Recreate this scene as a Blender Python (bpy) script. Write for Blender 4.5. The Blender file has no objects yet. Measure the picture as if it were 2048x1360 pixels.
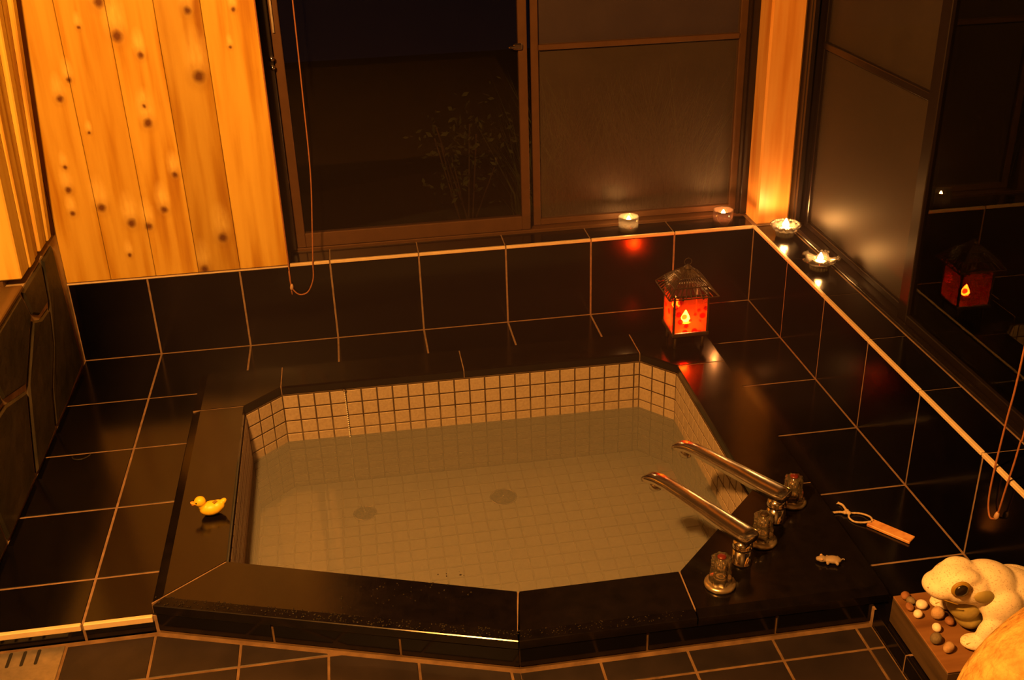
import bpy, bmesh, math, random
from mathutils import Vector, Matrix, Euler
random.seed(7)
PI = math.pi
scene = bpy.context.scene
COL = scene.collection

# ------------------------------------------------------------------ camera
cam_d = bpy.data.cameras.new('camera')
cam = bpy.data.objects.new('camera', cam_d)
COL.objects.link(cam)
cam.location = (-1.3664, -3.4549, 1.6812)
cam.rotation_euler = (1.1050, 0.0272, -0.1537)
cam_d.sensor_width = 36.0
cam_d.lens = 2174.1 / 2048 * 36.0
cam_d.clip_start = 0.05
scene.camera = cam

# ------------------------------------------------------------------ world (night outside)
w = bpy.data.worlds.new('night')
scene.world = w
w.use_nodes = True
w.node_tree.nodes['Background'].inputs[0].default_value = (0.16, 0.11, 0.20, 1)
w.node_tree.nodes['Background'].inputs[1].default_value = 0.012

# ------------------------------------------------------------------ the room lamp
ld = bpy.data.lights.new('room_lamp', 'POINT')
ld.energy = 680
ld.color = (1.0, 0.36, 0.055)
ld.shadow_soft_size = 0.09
lamp = bpy.data.objects.new('room_lamp', ld)
lamp.location = (-1.98, -2.60, 2.30)
COL.objects.link(lamp)
ld.cycles.is_caustics_light = True

scene.view_settings.view_transform = 'Standard'
scene.view_settings.look = 'None'
scene.view_settings.exposure = 0.0
scene.view_settings.gamma = 1.0
scene.view_settings.use_curve_mapping = False
cy = scene.cycles
cy.caustics_reflective = False
cy.caustics_refractive = True
cy.sample_clamp_indirect = 2.0
cy.blur_glossy = 0.3
cy.max_bounces = 8
cy.diffuse_bounces = 3
cy.glossy_bounces = 4
cy.transmission_bounces = 8
cy.volume_bounces = 0
cy.transparent_max_bounces = 12
cy.use_adaptive_sampling = True
cy.adaptive_threshold = 0.06
cy.adaptive_min_samples = 16
cy.use_light_tree = False

# ------------------------------------------------------------------ helpers
def tag(o, label=None, cat=None, group=None, kind=None):
    if label: o['label'] = label
    if cat: o['category'] = cat
    if group: o['group'] = group
    if kind: o['kind'] = kind
    return o

def link(o, parent=None):
    COL.objects.link(o)
    if parent: o.parent = parent
    return o

def empty(name, loc=(0, 0, 0), parent=None):
    o = bpy.data.objects.new(name, None)
    o.empty_display_size = 0.02
    o.location = loc
    return link(o, parent)

def thing(name, loc, label, cat, group=None, rz=0):
    o = empty(name, loc)
    o.rotation_euler.z = rz
    return tag(o, label, cat, group)

def obj(name, bm, mat, parent=None, smooth=False, loc=None, rot=None):
    me = bpy.data.meshes.new(name)
    bmesh.ops.recalc_face_normals(bm, faces=bm.faces)
    bm.to_mesh(me); bm.free()
    if smooth:
        for p in me.polygons: p.use_smooth = True
    me.materials.append(mat)
    o = bpy.data.objects.new(name, me)
    if loc: o.location = loc
    if rot: o.rotation_euler = rot
    return link(o, parent)

def inst(name, me, parent, loc, rot=(0, 0, 0)):
    o = bpy.data.objects.new(name, me)
    o.location = loc; o.rotation_euler = rot
    return link(o, parent)

def add_box(bm, x0, x1, y0, y1, z0, z1, bev=0):
    r = bmesh.ops.create_cube(bm, size=1.0)
    vs = r['verts']
    for v in vs:
        v.co = Vector(((x0 + x1) / 2 + v.co.x * (x1 - x0), (y0 + y1) / 2 + v.co.y * (y1 - y0), (z0 + z1) / 2 + v.co.z * (z1 - z0)))
    if bev:
        es = list({e for v in vs for e in v.link_edges})
        bmesh.ops.bevel(bm, geom=es, offset=bev, segments=1, affect='EDGES')

def box(name, mat, parent, x0, x1, y0, y1, z0, z1, bev=0):
    bm = bmesh.new(); add_box(bm, x0, x1, y0, y1, z0, z1, bev)
    return obj(name, bm, mat, parent)

def add_prism(bm, poly, z0, z1, bev=0, bev_h=None):
    """vertical prism over an xy polygon, top edge optionally chamfered inwards"""
    n = len(poly)
    area = sum(poly[i][0] * poly[(i + 1) % n][1] - poly[(i + 1) % n][0] * poly[i][1] for i in range(n))
    if area < 0: poly = poly[::-1]
    bot = [bm.verts.new((x, y, z0)) for x, y in poly]
    bm.faces.new(bot[::-1])
    if bev:
        bh = bev_h or bev
        ins = inset(poly, bev)
        mid = [bm.verts.new((x, y, z1 - bh)) for x, y in poly]
        top = [bm.verts.new((x, y, z1)) for x, y in ins]
        rings = [bot, mid, top]
    else:
        top = [bm.verts.new((x, y, z1)) for x, y in poly]
        rings = [bot, top]
    for a, b in zip(rings[:-1], rings[1:]):
        for i in range(n):
            j = (i + 1) % n
            bm.faces.new((a[i], a[j], b[j], b[i]))
    bm.faces.new(top)

def inset(poly, d):
    """inset a ccw polygon; d a number or one per edge"""
    n = len(poly)
    ds = d if isinstance(d, (list, tuple)) else [d] * n
    L = []
    for i in range(n):
        p = Vector(poly[i]); q = Vector(poly[(i + 1) % n])
        t = (q - p).normalized(); nn = Vector((-t.y, t.x))
        L.append((p + nn * ds[i], t))
    out = []
    for i in range(n):
        p, t = L[i - 1]; q, s = L[i]
        den = t.x * s.y - t.y * s.x
        if abs(den) < 1e-6: out.append((q.x, q.y)); continue
        k = ((q.x - p.x) * s.y - (q.y - p.y) * s.x) / den
        out.append((p.x + t.x * k, p.y + t.y * k))
    return out

def clip_poly(poly, clip):
    """Sutherland-Hodgman, clip is convex ccw"""
    out = list(poly)
    n = len(clip)
    for i in range(n):
        a = clip[i]; b = clip[(i + 1) % n]
        side = lambda p: (b[0] - a[0]) * (p[1] - a[1]) - (b[1] - a[1]) * (p[0] - a[0])
        src, out = out, []
        for k in range(len(src)):
            p, q = src[k - 1], src[k]
            sp, sq = side(p), side(q)
            if sq >= 0:
                if sp < 0:
                    t = sp / (sp - sq); out.append((p[0] + t * (q[0] - p[0]), p[1] + t * (q[1] - p[1])))
                out.append(q)
            elif sp >= 0:
                t = sp / (sp - sq); out.append((p[0] + t * (q[0] - p[0]), p[1] + t * (q[1] - p[1])))
        if not out: return []
    return out

def add_lathe(bm, prof, seg=24, c=(0, 0, 0), wob=None):
    """prof = [(r,z)...]; wob(angle, r, z) -> r"""
    rings = []
    for r, z in prof:
        if r < 1e-6:
            rings.append([bm.verts.new((c[0], c[1], c[2] + z))])
        else:
            ring = []
            for i in range(seg):
                a = 2 * PI * i / seg
                rr, zz = (r, z)
                if wob: rr, zz = wob(a, r, z)
                ring.append(bm.verts.new((c[0] + rr * math.cos(a), c[1] + rr * math.sin(a), c[2] + zz)))
            rings.append(ring)
    for a, b in zip(rings[:-1], rings[1:]):
        if len(a) == 1 and len(b) == 1: continue
        for i in range(seg):
            j = (i + 1) % seg
            if len(a) == 1: bm.faces.new((a[0], b[j], b[i]))
            elif len(b) == 1: bm.faces.new((a[i], a[j], b[0]))
            else: bm.faces.new((a[i], a[j], b[j], b[i]))

def lathe(name, prof, mat, parent, seg=24, loc=None, wob=None, smooth=True):
    bm = bmesh.new(); add_lathe(bm, prof, seg, wob=wob)
    return obj(name, bm, mat, parent, smooth, loc)

def smooth_path(pts, n=6, closed=False):
    P = [Vector(p) for p in pts]
    out = []
    m = len(P)
    rng = range(m if closed else m - 1)
    for i in rng:
        p0 = P[(i - 1) % m] if closed or i > 0 else P[i]
        p1 = P[i]; p2 = P[(i + 1) % m]
        p3 = P[(i + 2) % m] if closed or i + 2 < m else p2
        for k in range(n):
            t = k / n
            out.append(0.5 * ((2 * p1) + (p2 - p0) * t + (2 * p0 - 5 * p1 + 4 * p2 - p3) * t * t + (3 * p1 - p0 - 3 * p2 + p3) * t ** 3))
    if not closed: out.append(P[-1])
    return out

def add_tube(bm, path, r, seg=8, closed=False, radii=None, twist=0):
    P = [Vector(p) for p in path]
    m = len(P); rings = []
    up = Vector((0.13, 0.27, 1)).normalized()
    for i in range(m):
        a = P[i - 1] if (i > 0 or closed) else P[i]
        b = P[(i + 1) % m] if (i < m - 1 or closed) else P[i]
        t = (b - a).normalized()
        u = t.cross(up)
        if u.length < 1e-3: u = t.cross(Vector((1, 0, 0)))
        u.normalize(); v = t.cross(u)
        rr = radii[i] if radii else r
        rings.append([bm.verts.new(P[i] + (u * math.cos(2 * PI * k / seg + twist * i) + v * math.sin(2 * PI * k / seg + twist * i)) * rr) for k in range(seg)])
    for i in range(m if closed else m - 1):
        a, b = rings[i], rings[(i + 1) % m]
        for k in range(seg):
            j = (k + 1) % seg
            bm.faces.new((a[k], a[j], b[j], b[k]))
    if not closed:
        bm.faces.new(rings[0]); bm.faces.new(rings[-1])

def tube(name, path, r, mat, parent=None, seg=8, closed=False, radii=None):
    bm = bmesh.new(); add_tube(bm, path, r, seg, closed, radii)
    return obj(name, bm, mat, parent, True)

def add_ell(bm, c, r, rot=(0, 0, 0), u=20, v=12):
    m = Matrix.Translation(c) @ Euler(rot).to_matrix().to_4x4() @ Matrix.Diagonal((r[0], r[1], r[2], 1))
    bmesh.ops.create_uvsphere(bm, u_segments=u, v_segments=v, radius=1.0, matrix=m)

def blend(name, bm, mat, parent=None, voxel=0.004, iters=6, loc=None):
    """melt overlapping blobs into one continuous smooth skin"""
    me = bpy.data.meshes.new('tmp'); bm.to_mesh(me); bm.free()
    t = bpy.data.objects.new('tmp', me); COL.objects.link(t)
    rm = t.modifiers.new('r', 'REMESH'); rm.mode = 'VOXEL'; rm.voxel_size = voxel; rm.use_smooth_shade = True
    sm = t.modifiers.new('s', 'SMOOTH'); sm.factor = 0.5; sm.iterations = iters
    dg = bpy.context.evaluated_depsgraph_get()
    out = bpy.data.meshes.new_from_object(t.evaluated_get(dg))
    bpy.data.objects.remove(t); bpy.data.meshes.remove(me)
    out.name = name
    for p in out.polygons: p.use_smooth = True
    out.materials.clear(); out.materials.append(mat)
    o = bpy.data.objects.new(name, out)
    if loc: o.location = loc
    return link(o, parent)

# ------------------------------------------------------------------ materials
class NT:
    def __init__(s, name):
        s.m = bpy.data.materials.new(name); s.m.use_nodes = True
        s.t = s.m.node_tree; s.N = s.t.nodes; s.L = s.t.links
        s.b = s.N['Principled BSDF']; s.out = s.N['Material Output']
    def n(s, typ, **kw):
        x = s.N.new(typ)
        for k, v in kw.items(): setattr(x, k, v)
        return x
    def put(s, a, b):
        s.L.new(a, b)
    def math(s, op, a, b=None, c=None, clamp=False):
        x = s.n('ShaderNodeMath', operation=op, use_clamp=clamp)
        for i, q in enumerate((a, b, c)):
            if q is None: continue
            if isinstance(q, (int, float)): x.inputs[i].default_value = q
            else: s.put(q, x.inputs[i])
        return x.outputs[0]
    def noise(s, scale, vec=None, detail=3, rough=0.55, dist=0):
        x = s.n('ShaderNodeTexNoise')
        x.inputs['Scale'].default_value = scale; x.inputs['Detail'].default_value = detail
        x.inputs['Roughness'].default_value = rough; x.inputs['Distortion'].default_value = dist
        if vec is not None: s.put(vec, x.inputs['Vector'])
        return x.outputs['Fac']
    def pos(s):
        return s.n('ShaderNodeNewGeometry').outputs['Position']
    def mapping(s, vec, scale=(1, 1, 1), rot=(0, 0, 0), loc=(0, 0, 0)):
        x = s.n('ShaderNodeMapping'); s.put(vec, x.inputs[0])
        x.inputs['Scale'].default_value = scale; x.inputs['Rotation'].default_value = rot; x.inputs['Location'].default_value = loc
        return x.outputs[0]
    def ramp(s, fac, stops):
        x = s.n('ShaderNodeValToRGB'); s.put(fac, x.inputs[0])
        e = x.color_ramp.elements
        while len(e) < len(stops): e.new(0.5)
        for q, (p, c) in zip(e, stops): q.position = p; q.color = (*c, 1)
        return x.outputs[0]
    def mix(s, fac, a, b):
        x = s.n('ShaderNodeMix', data_type='RGBA')
        for i, q in ((0, fac), (6, a), (7, b)):
            if isinstance(q, (int, float)): x.inputs[i].default_value = q
            elif isinstance(q, tuple): x.inputs[i].default_value = (*q, 1)
            else: s.put(q, x.inputs[i])
        return x.outputs[2]
    def bump(s, h, strength=0.2, dist=0.002):
        x = s.n('ShaderNodeBump'); x.inputs['Strength'].default_value = strength; x.inputs['Distance'].default_value = dist
        s.put(h, x.inputs['Height']); s.put(x.outputs[0], s.b.inputs['Normal'])
    def col(s, c):
        if isinstance(c, tuple): s.b.inputs['Base Color'].default_value = (*c, 1)
        else: s.put(c, s.b.inputs['Base Color'])
    def set(s, rough=None, metal=None, spec=None, **kw):
        if rough is not None: s.b.inputs['Roughness'].default_value = rough
        if metal is not None: s.b.inputs['Metallic'].default_value = metal
        if spec is not None: s.b.inputs['Specular IOR Level'].default_value = spec

def mottled(name, c0, c1, scale=20, rough=0.5, spec=0.5, bump=0.0, bdist=0.002, metal=0, r_var=0.0, bscale=None):
    k = NT(name); p = k.pos()
    f = k.noise(scale, p, 4)
    k.col(k.ramp(f, [(0.3, c0), (0.7, c1)]))
    k.set(rough, metal, spec)
    if r_var:
        g = k.noise(scale * 0.35, p, 3)
        k.put(k.math('MULTIPLY_ADD', g, r_var * 2, rough - r_var), k.b.inputs['Roughness'])
    if bump: k.bump(k.noise(bscale or scale * 3, p, 4), bump, bdist)
    return k.m

# knots in the cedar boards: (x, z, radius) on the wall plane, metres
KNOTS = [(-2.077, 1.166, 0.0135), (-2.043, 1.066, 0.0150), (-1.984, 1.007, 0.0090), (-1.828, 1.129, 0.0105), (-1.824, 0.932, 0.0165), (-1.694, 1.125, 0.0060),
         (-2.147, 1.097, 0.0053), (-2.243, 0.890, 0.0090), (-2.001, 0.852, 0.0060), (-1.999, 0.799, 0.0120), (-2.206, 0.945, 0.0075), (-2.272, 0.676, 0.0060),
         (-2.277, 0.603, 0.0090), (-2.279, 0.525, 0.0075), (-1.945, 0.628, 0.0090), (-1.997, 0.515, 0.0105), (-2.054, 0.463, 0.0105), (-2.105, 0.478, 0.0120),
         (-2.188, 0.537, 0.0120), (-1.718, 1.015, 0.0045), (-2.178, 0.781, 0.0045), (-1.828, 0.404, 0.0135), (-1.902, 0.298, 0.0120), (-2.131, 0.369, 0.0060),
         (-1.70, 1.30, 0.010), (-1.99, 1.42, 0.012), (-2.13, 1.33, 0.009)]

def wood(name, c_light, c_mid, c_dark, grain=(9, 9, 0.9), rough=0.42, knots=None, board=False, bump=0.08):
    k = NT(name); p = k.pos()
    if board:   # each board its own tint and its own slice of the grain
        oi = k.n('ShaderNodeObjectInfo').outputs['Random']
        cmb = k.n('ShaderNodeCombineXYZ'); k.put(k.math('MULTIPLY', oi, 7.3), cmb.inputs[1])
        va = k.n('ShaderNodeVectorMath', operation='ADD'); k.put(p, va.inputs[0]); k.put(cmb.outputs[0], va.inputs[1])
        pv = va.outputs[0]
    else: pv = p
    mp = k.mapping(pv, grain)
    warp = k.noise(1.6, mp, 2)
    fine = k.noise(7, k.mapping(pv, (grain[0] * 3, grain[1] * 3, grain[2] * 3)), 5, 0.6)
    s = k.math('MULTIPLY_ADD', warp, 14.0, k.math('MULTIPLY', fine, 1.2))
    ring = k.math('MULTIPLY_ADD', k.math('SINE', s), 0.5, 0.5)
    f = k.math('ADD', k.math('MULTIPLY', ring, 0.45), k.math('MULTIPLY', k.noise(2.2, mp, 3), 0.55))
    c = k.ramp(f, [(0.22, c_dark), (0.5, c_mid), (0.8, c_light)])
    if knots:   # only the knots of this board
        core = None; halo = None; glow = None
        sep = k.n('ShaderNodeSeparateXYZ'); k.put(p, sep.inputs[0])
        wob = k.math('MULTIPLY_ADD', k.noise(60, p, 2), 0.008, -0.004)
        for x, z, rr in knots:
            dx = k.math('ADD', k.math('SUBTRACT', sep.outputs[0], x), wob)
            dz = k.math('ADD', k.math('MULTIPLY', k.math('SUBTRACT', sep.outputs[2], z), 0.9), wob)
            d = k.math('SQRT', k.math('ADD', k.math('MULTIPLY', dx, dx), k.math('MULTIPLY', dz, dz)))
            a = k.math('SUBTRACT', 1.45, k.math('DIVIDE', d, rr), clamp=True)
            b = k.math('SUBTRACT', 1.0, k.math('DIVIDE', d, rr * 3.0), clamp=True)
            # pale flame of grain rising from the knot
            dz2 = k.math('MULTIPLY', k.math('SUBTRACT', dz, rr * 3.4), 0.42)
            dx2 = k.math('MULTIPLY', dx, 0.85)
            e = k.math('SQRT', k.math('ADD', k.math('MULTIPLY', dx2, dx2), k.math('MULTIPLY', dz2, dz2)))
            g = k.math('SUBTRACT', 1.0, k.math('DIVIDE', e, rr * 2.3), clamp=True)
            g = k.math('MULTIPLY', g, 1.3, clamp=True)
            core = a if core is None else k.math('MAXIMUM', core, a)
            halo = b if halo is None else k.math('MAXIMUM', halo, b)
            glow = g if glow is None else k.math('MAXIMUM', glow, g)
        streak = k.math('MULTIPLY_ADD', k.noise(14, k.mapping(p, (6, 6, 1.2)), 2), 1.5, 0.05, clamp=True)
        c = k.mix(k.math('MULTIPLY', k.math('MULTIPLY', glow, streak), 0.95, clamp=True), c, (0.70, 0.53, 0.15))
        c = k.mix(k.math('MULTIPLY', halo, 0.45), c, tuple(q * 0.75 for q in c_dark))
        c = k.mix(k.math('MULTIPLY', core, 0.93), c, (0.105, 0.034, 0.008))
    if board:
        hs = k.n('ShaderNodeHueSaturation'); k.put(c, hs.inputs['Color'])
        k.put(k.math('MULTIPLY_ADD', oi, 0.34, 0.82), hs.inputs['Value'])
        c = hs.outputs[0]
    k.col(c); k.set(rough, 0, 0.4)
    if bump: k.bump(fine, bump, 0.001)
    return k.m

def glass_thin(name, tint=(1, 1, 1), refl=1.0, rough=0.0, haze=0.0, haze_col=(0.8, 0.8, 0.8), ior=1.5):
    """a pane or a blown cup wall: light passes straight through, the surface mirrors by Fresnel, bloom scatters"""
    k = NT(name); k.N.remove(k.b)
    tr = k.n('ShaderNodeBsdfTransparent'); tr.inputs[0].default_value = (*tint, 1)
    gl = k.n('ShaderNodeBsdfGlossy'); gl.inputs['Roughness'].default_value = rough
    fr = k.n('ShaderNodeFresnel'); fr.inputs[0].default_value = ior
    m1 = k.n('ShaderNodeMixShader')
    k.put(k.math('MULTIPLY', fr.outputs[0], refl, clamp=True), m1.inputs[0])
    base = tr.outputs[0]
    if haze:
        df = k.n('ShaderNodeBsdfDiffuse'); df.inputs[0].default_value = (*haze_col, 1)
        tl = k.n('ShaderNodeBsdfTranslucent'); tl.inputs[0].default_value = (*haze_col, 1)
        md = k.n('ShaderNodeMixShader'); md.inputs[0].default_value = 0.3
        k.put(df.outputs[0], md.inputs[1]); k.put(tl.outputs[0], md.inputs[2])
        m0 = k.n('ShaderNodeMixShader')
        cl = k.noise(9, k.pos(), 4)
        k.put(k.math('MULTIPLY_ADD', cl, haze * 0.5, haze * 0.75), m0.inputs[0])
        k.put(tr.outputs[0], m0.inputs[1]); k.put(md.outputs[0], m0.inputs[2])
        base = m0.outputs[0]
    k.put(base, m1.inputs[1]); k.put(gl.outputs[0], m1.inputs[2])
    k.put(m1.outputs[0], k.out.inputs[0])
    return k.m

def glow_mat(name, colour, strength):
    k = NT(name); k.N.remove(k.b)
    e = k.n('ShaderNodeEmission'); e.inputs[0].default_value = (*colour, 1); e.inputs[1].default_value = strength
    k.put(e.outputs[0], k.out.inputs[0])
    return k.m

def plain(name, c, rough=0.5, metal=0.0, spec=0.5, **kw):
    return mottled(name, tuple(q * 0.9 for q in c), tuple(min(1, q * 1.1) for q in c), kw.get('scale', 30), rough, spec, kw.get('bump', 0), kw.get('bdist', .002), metal)

M = {}
M['tile_black'] = mottled('black_glazed_tile', (0.0010, 0.0011, 0.0040), (0.0020, 0.0020, 0.0055), 14, 0.16, 0.5, 0.05, 0.0006, 0, 0.05, 60)
M['tile_deck'] = mottled('black_deck_tile', (0.0012, 0.0012, 0.0040), (0.0024, 0.0022, 0.0055), 11, 0.16, 0.5, 0.05, 0.0005, 0, 0.05, 90)
M['rim'] = mottled('dark_rim_stone', (0.0024, 0.00208, 0.004), (0.006, 0.00448, 0.0064), 26, 0.17, 0.5, 0.06, 0.0005, 0, 0.08, 120)
M['grout'] = mottled('pale_grout', (0.16, 0.108, 0.076), (0.272, 0.192, 0.136), 40, 0.8, 0.3, 0.2, 0.001)
M['trim_cream'] = mottled('cream_edge_trim', (0.612, 0.51, 0.357), (0.697, 0.595, 0.425), 30, 0.35, 0.5)
M['floor_tile'] = mottled('brown_floor_tile', (0.00988, 0.0076, 0.00988), (0.0228, 0.01672, 0.01824), 9, 0.48, 0.45, 0.25, 0.001, 0, 0.14, 70)
M['floor_grout'] = mottled('floor_grout', (0.09, 0.05625, 0.03375), (0.18, 0.12, 0.07125), 25, 0.7, 0.3, 0.3, 0.001)
M['mosaic'] = mottled('beige_mosaic', (0.3496, 0.2926, 0.2356), (0.4484, 0.3838, 0.3154), 130, 0.42, 0.4, 0.1, 0.0006)
M['mosaic_floor'] = mottled('pale_floor_mosaic', (0.82, 0.86, 0.84), (0.90, 0.93, 0.90), 130, 0.42, 0.4, 0.1, 0.0006)
M['floor_bed'] = mottled('pale_floor_grout', (0.52, 0.52, 0.46), (0.60, 0.60, 0.54), 40, 0.8, 0.2)
M['mosaic_grout'] = mottled('brown_mosaic_grout', (0.104, 0.08, 0.06), (0.152, 0.12, 0.088), 40, 0.8, 0.2)
def cedar(knots): return wood('knotty_cedar', (0.5776, 0.3952, 0.0684), (0.456, 0.266, 0.0266), (0.3268, 0.152, 0.0114), (9, 9, 0.7), 0.38, knots, True)
M['post_wood'] = wood('post_wood', (0.5928, 0.3344, 0.1064), (0.532, 0.2584, 0.0608), (0.456, 0.1976, 0.038), (12, 12, 0.8), 0.4)
M['timber'] = wood('timber_wood', (0.7052, 0.5412, 0.1312), (0.6232, 0.4264, 0.082), (0.4428, 0.2542, 0.0492), (10, 10, 0.9), 0.5)
M['sill_wood'] = wood('sill_wood', (0.12, 0.07, 0.03), (0.09, 0.05, 0.02), (0.06, 0.035, 0.015), (10, 0.9, 10), 0.5)
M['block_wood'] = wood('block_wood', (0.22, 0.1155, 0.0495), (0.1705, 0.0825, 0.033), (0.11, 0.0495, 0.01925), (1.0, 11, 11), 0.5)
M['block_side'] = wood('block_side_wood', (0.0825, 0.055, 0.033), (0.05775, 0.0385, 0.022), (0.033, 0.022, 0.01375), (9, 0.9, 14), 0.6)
M['tag_wood'] = wood('tag_wood', (0.72, 0.42, 0.18), (0.62, 0.32, 0.12), (0.48, 0.22, 0.08), (16, 16, 16), 0.42)
M['shell_wood'] = wood('dark_shell_wood', (0.018, 0.012, 0.009), (0.014, 0.009, 0.007), (0.010, 0.007, 0.005), (8, 8, 0.8), 0.6)
M['alu_brown'] = plain('brown_aluminium', (0.095, 0.050, 0.028), 0.38, 0.35)
M['alu_dark'] = plain('dark_aluminium', (0.010, 0.007, 0.009), 0.30, 0.1)
M['glass_clear'] = glass_thin('clear_pane', (0.88, 0.9, 0.92), 1.0, 0.0, 0.004, (0.5, 0.45, 0.4))
M['glass_garden'] = glass_thin('garden_pane', (0.80, 0.80, 0.82), 0.35, 0.0, 0.004, (0.5, 0.45, 0.4))
M['glass_frost'] = glass_thin('misted_pane', (0.75, 0.75, 0.75), 0.25, 0.5, 0.047, (0.70, 0.52, 0.48))
M['glass_frost2'] = glass_thin('frosted_pane', (0.45, 0.45, 0.45), 0.25, 0.5, 0.047, (0.70, 0.52, 0.46))
M['cup'] = glass_thin('cup_glass', (0.97, 0.97, 0.97), 1.5, 0.02, 0.09, (0.9, 0.85, 0.8))
M['cup_red'] = glass_thin('red_tinted_glass', (0.97, 0.82, 0.78), 1.5, 0.02, 0.06, (0.9, 0.5, 0.42))
def wax_mat():
    k = NT('white_wax'); k.N.remove(k.b)
    d = k.n('ShaderNodeBsdfDiffuse'); d.inputs[0].default_value = (0.92, 0.88, 0.80, 1)
    t = k.n('ShaderNodeBsdfTranslucent'); t.inputs[0].default_value = (0.95, 0.88, 0.76, 1)
    m = k.n('ShaderNodeMixShader'); k.put(k.math('MULTIPLY_ADD', k.noise(40, k.pos(), 2), 0.1, 0.45), m.inputs[0])
    k.put(d.outputs[0], m.inputs[1]); k.put(t.outputs[0], m.inputs[2]); k.put(m.outputs[0], k.out.inputs[0])
    return k.m
M['wax'] = wax_mat()
M['wick'] = plain('burnt_wick', (0.02, 0.018, 0.015), 0.9)
M['flame'] = glow_mat('flame', (1.0, 0.42, 0.10), 480)
M['lantern_flame'] = glow_mat('lantern_flame', (1.0, 0.42, 0.10), 600)
M['chrome'] = plain('chrome', (0.80, 0.76, 0.72), 0.10, 1.0)
M['chrome_soft'] = plain('worn_chrome', (0.80, 0.76, 0.72), 0.20, 1.0)
M['brass_base'] = plain('lime_scaled_chrome', (0.72, 0.62, 0.48), 0.28, 0.9)
M['red_cap'] = plain('dark_red_cap', (0.12, 0.015, 0.012), 0.35)
M['steel'] = mottled('brushed_steel', (0.4, 0.368, 0.336), (0.528, 0.488, 0.448), 60, 0.38, 0.5, 0, 0.001, 0.85)
M['bead_metal'] = plain('bright_bead_metal', (0.92, 0.90, 0.86), 0.30, 0.25)
M['drain_metal'] = plain('dull_drain_metal', (0.10, 0.085, 0.065), 0.45, 0.6)
M['slot_black'] = plain('slot_black', (0.006, 0.005, 0.005), 0.8)
M['iron'] = mottled('rusty_iron', (0.030, 0.020, 0.014), (0.06, 0.04, 0.025), 80, 0.55, 0.4, 0.3, 0.001, 0.5)
M['duck'] = plain('yellow_rubber', (0.86, 0.60, 0.03), 0.42)
M['beak'] = plain('orange_rubber', (0.84, 0.40, 0.06), 0.42)
M['black'] = plain('black_paint', (0.012, 0.010, 0.010), 0.3)
M['stamp'] = plain('olive_print', (0.30, 0.20, 0.02), 0.6)
M['rope'] = mottled('jute_rope', (0.42, 0.33, 0.21), (0.62, 0.50, 0.33), 150, 0.85, 0.2, 0.6, 0.002)
M['cord'] = mottled('orange_cord', (0.24, 0.096, 0.044), (0.336, 0.144, 0.064), 120, 0.7, 0.3)
M['bead'] = plain('cord_bead', (0.45, 0.30, 0.20), 0.35)
M['charm'] = plain('grey_resin', (0.28, 0.23, 0.18), 0.55)
M['slate'] = mottled('slate_stone', (0.012, 0.014, 0.013), (0.052, 0.044, 0.032), 7, 0.55, 0.35, 0.6, 0.006, 0, 0.15, 16)
M['mortar'] = mottled('slate_mortar', (0.24, 0.19, 0.12), (0.52, 0.42, 0.27), 9, 0.85, 0.2, 0.5, 0.004)
M['leaf'] = mottled('garden_leaf', (0.018, 0.028, 0.010), (0.034, 0.046, 0.018), 40, 0.7, 0.2)
M['soil'] = mottled('night_soil', (0.0010, 0.0009, 0.0008), (0.0024, 0.0020, 0.0016), 8, 0.9, 0.0)

# red glass of the lantern: deep red with paler painted patches
def lantern_glass():
    k = NT('red_lantern_glass'); k.N.remove(k.b)
    p = k.pos()
    v = k.n('ShaderNodeTexVoronoi'); v.inputs['Scale'].default_value = 34; k.put(p, v.inputs['Vector'])
    f = k.math('GREATER_THAN', v.outputs['Distance'], 0.33)
    c = k.mix(f, (0.70, 0.05, 0.022), (0.90, 0.24, 0.085))
    tr = k.n('ShaderNodeBsdfTransparent'); k.put(c, tr.inputs[0])
    tl = k.n('ShaderNodeBsdfTranslucent'); k.put(c, tl.inputs[0])
    gl = k.n('ShaderNodeBsdfGlossy'); gl.inputs['Roughness'].default_value = 0.05
    m0 = k.n('ShaderNodeMixShader'); m0.inputs[0].default_value = 0.07
    k.put(tr.outputs[0], m0.inputs[1]); k.put(tl.outputs[0], m0.inputs[2])
    m1 = k.n('ShaderNodeMixShader'); m1.inputs[0].default_value = 0.06
    k.put(m0.outputs[0], m1.inputs[1]); k.put(gl.outputs[0], m1.inputs[2])
    k.put(m1.outputs[0], k.out.inputs[0])
    return k.m
M['red_glass'] = lantern_glass()

M['crystal'] = glass_thin('crystal_acrylic', (0.96, 0.93, 0.86), 2.2, 0.03, 0.07, (0.9, 0.8, 0.62))

def water_mat():
    k = NT('bath_water'); k.N.remove(k.b)
    g = k.n('ShaderNodeBsdfGlass'); g.inputs['IOR'].default_value = 1.33; g.inputs['Roughness'].default_value = 0.0
    g.inputs[0].default_value = (0.99, 1.0, 0.98, 1)
    # cloudy mineral water: a little light is scattered back near the surface
    d = k.n('ShaderNodeBsdfDiffuse'); d.inputs[0].default_value = (0.78, 0.86, 0.92, 1)
    m = k.n('ShaderNodeMixShader'); m.inputs[0].default_value = 0.17
    k.put(g.outputs[0], m.inputs[1]); k.put(d.outputs[0], m.inputs[2])
    k.put(m.outputs[0], k.out.inputs[0])
    return k.m
M['water'] = water_mat()

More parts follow.
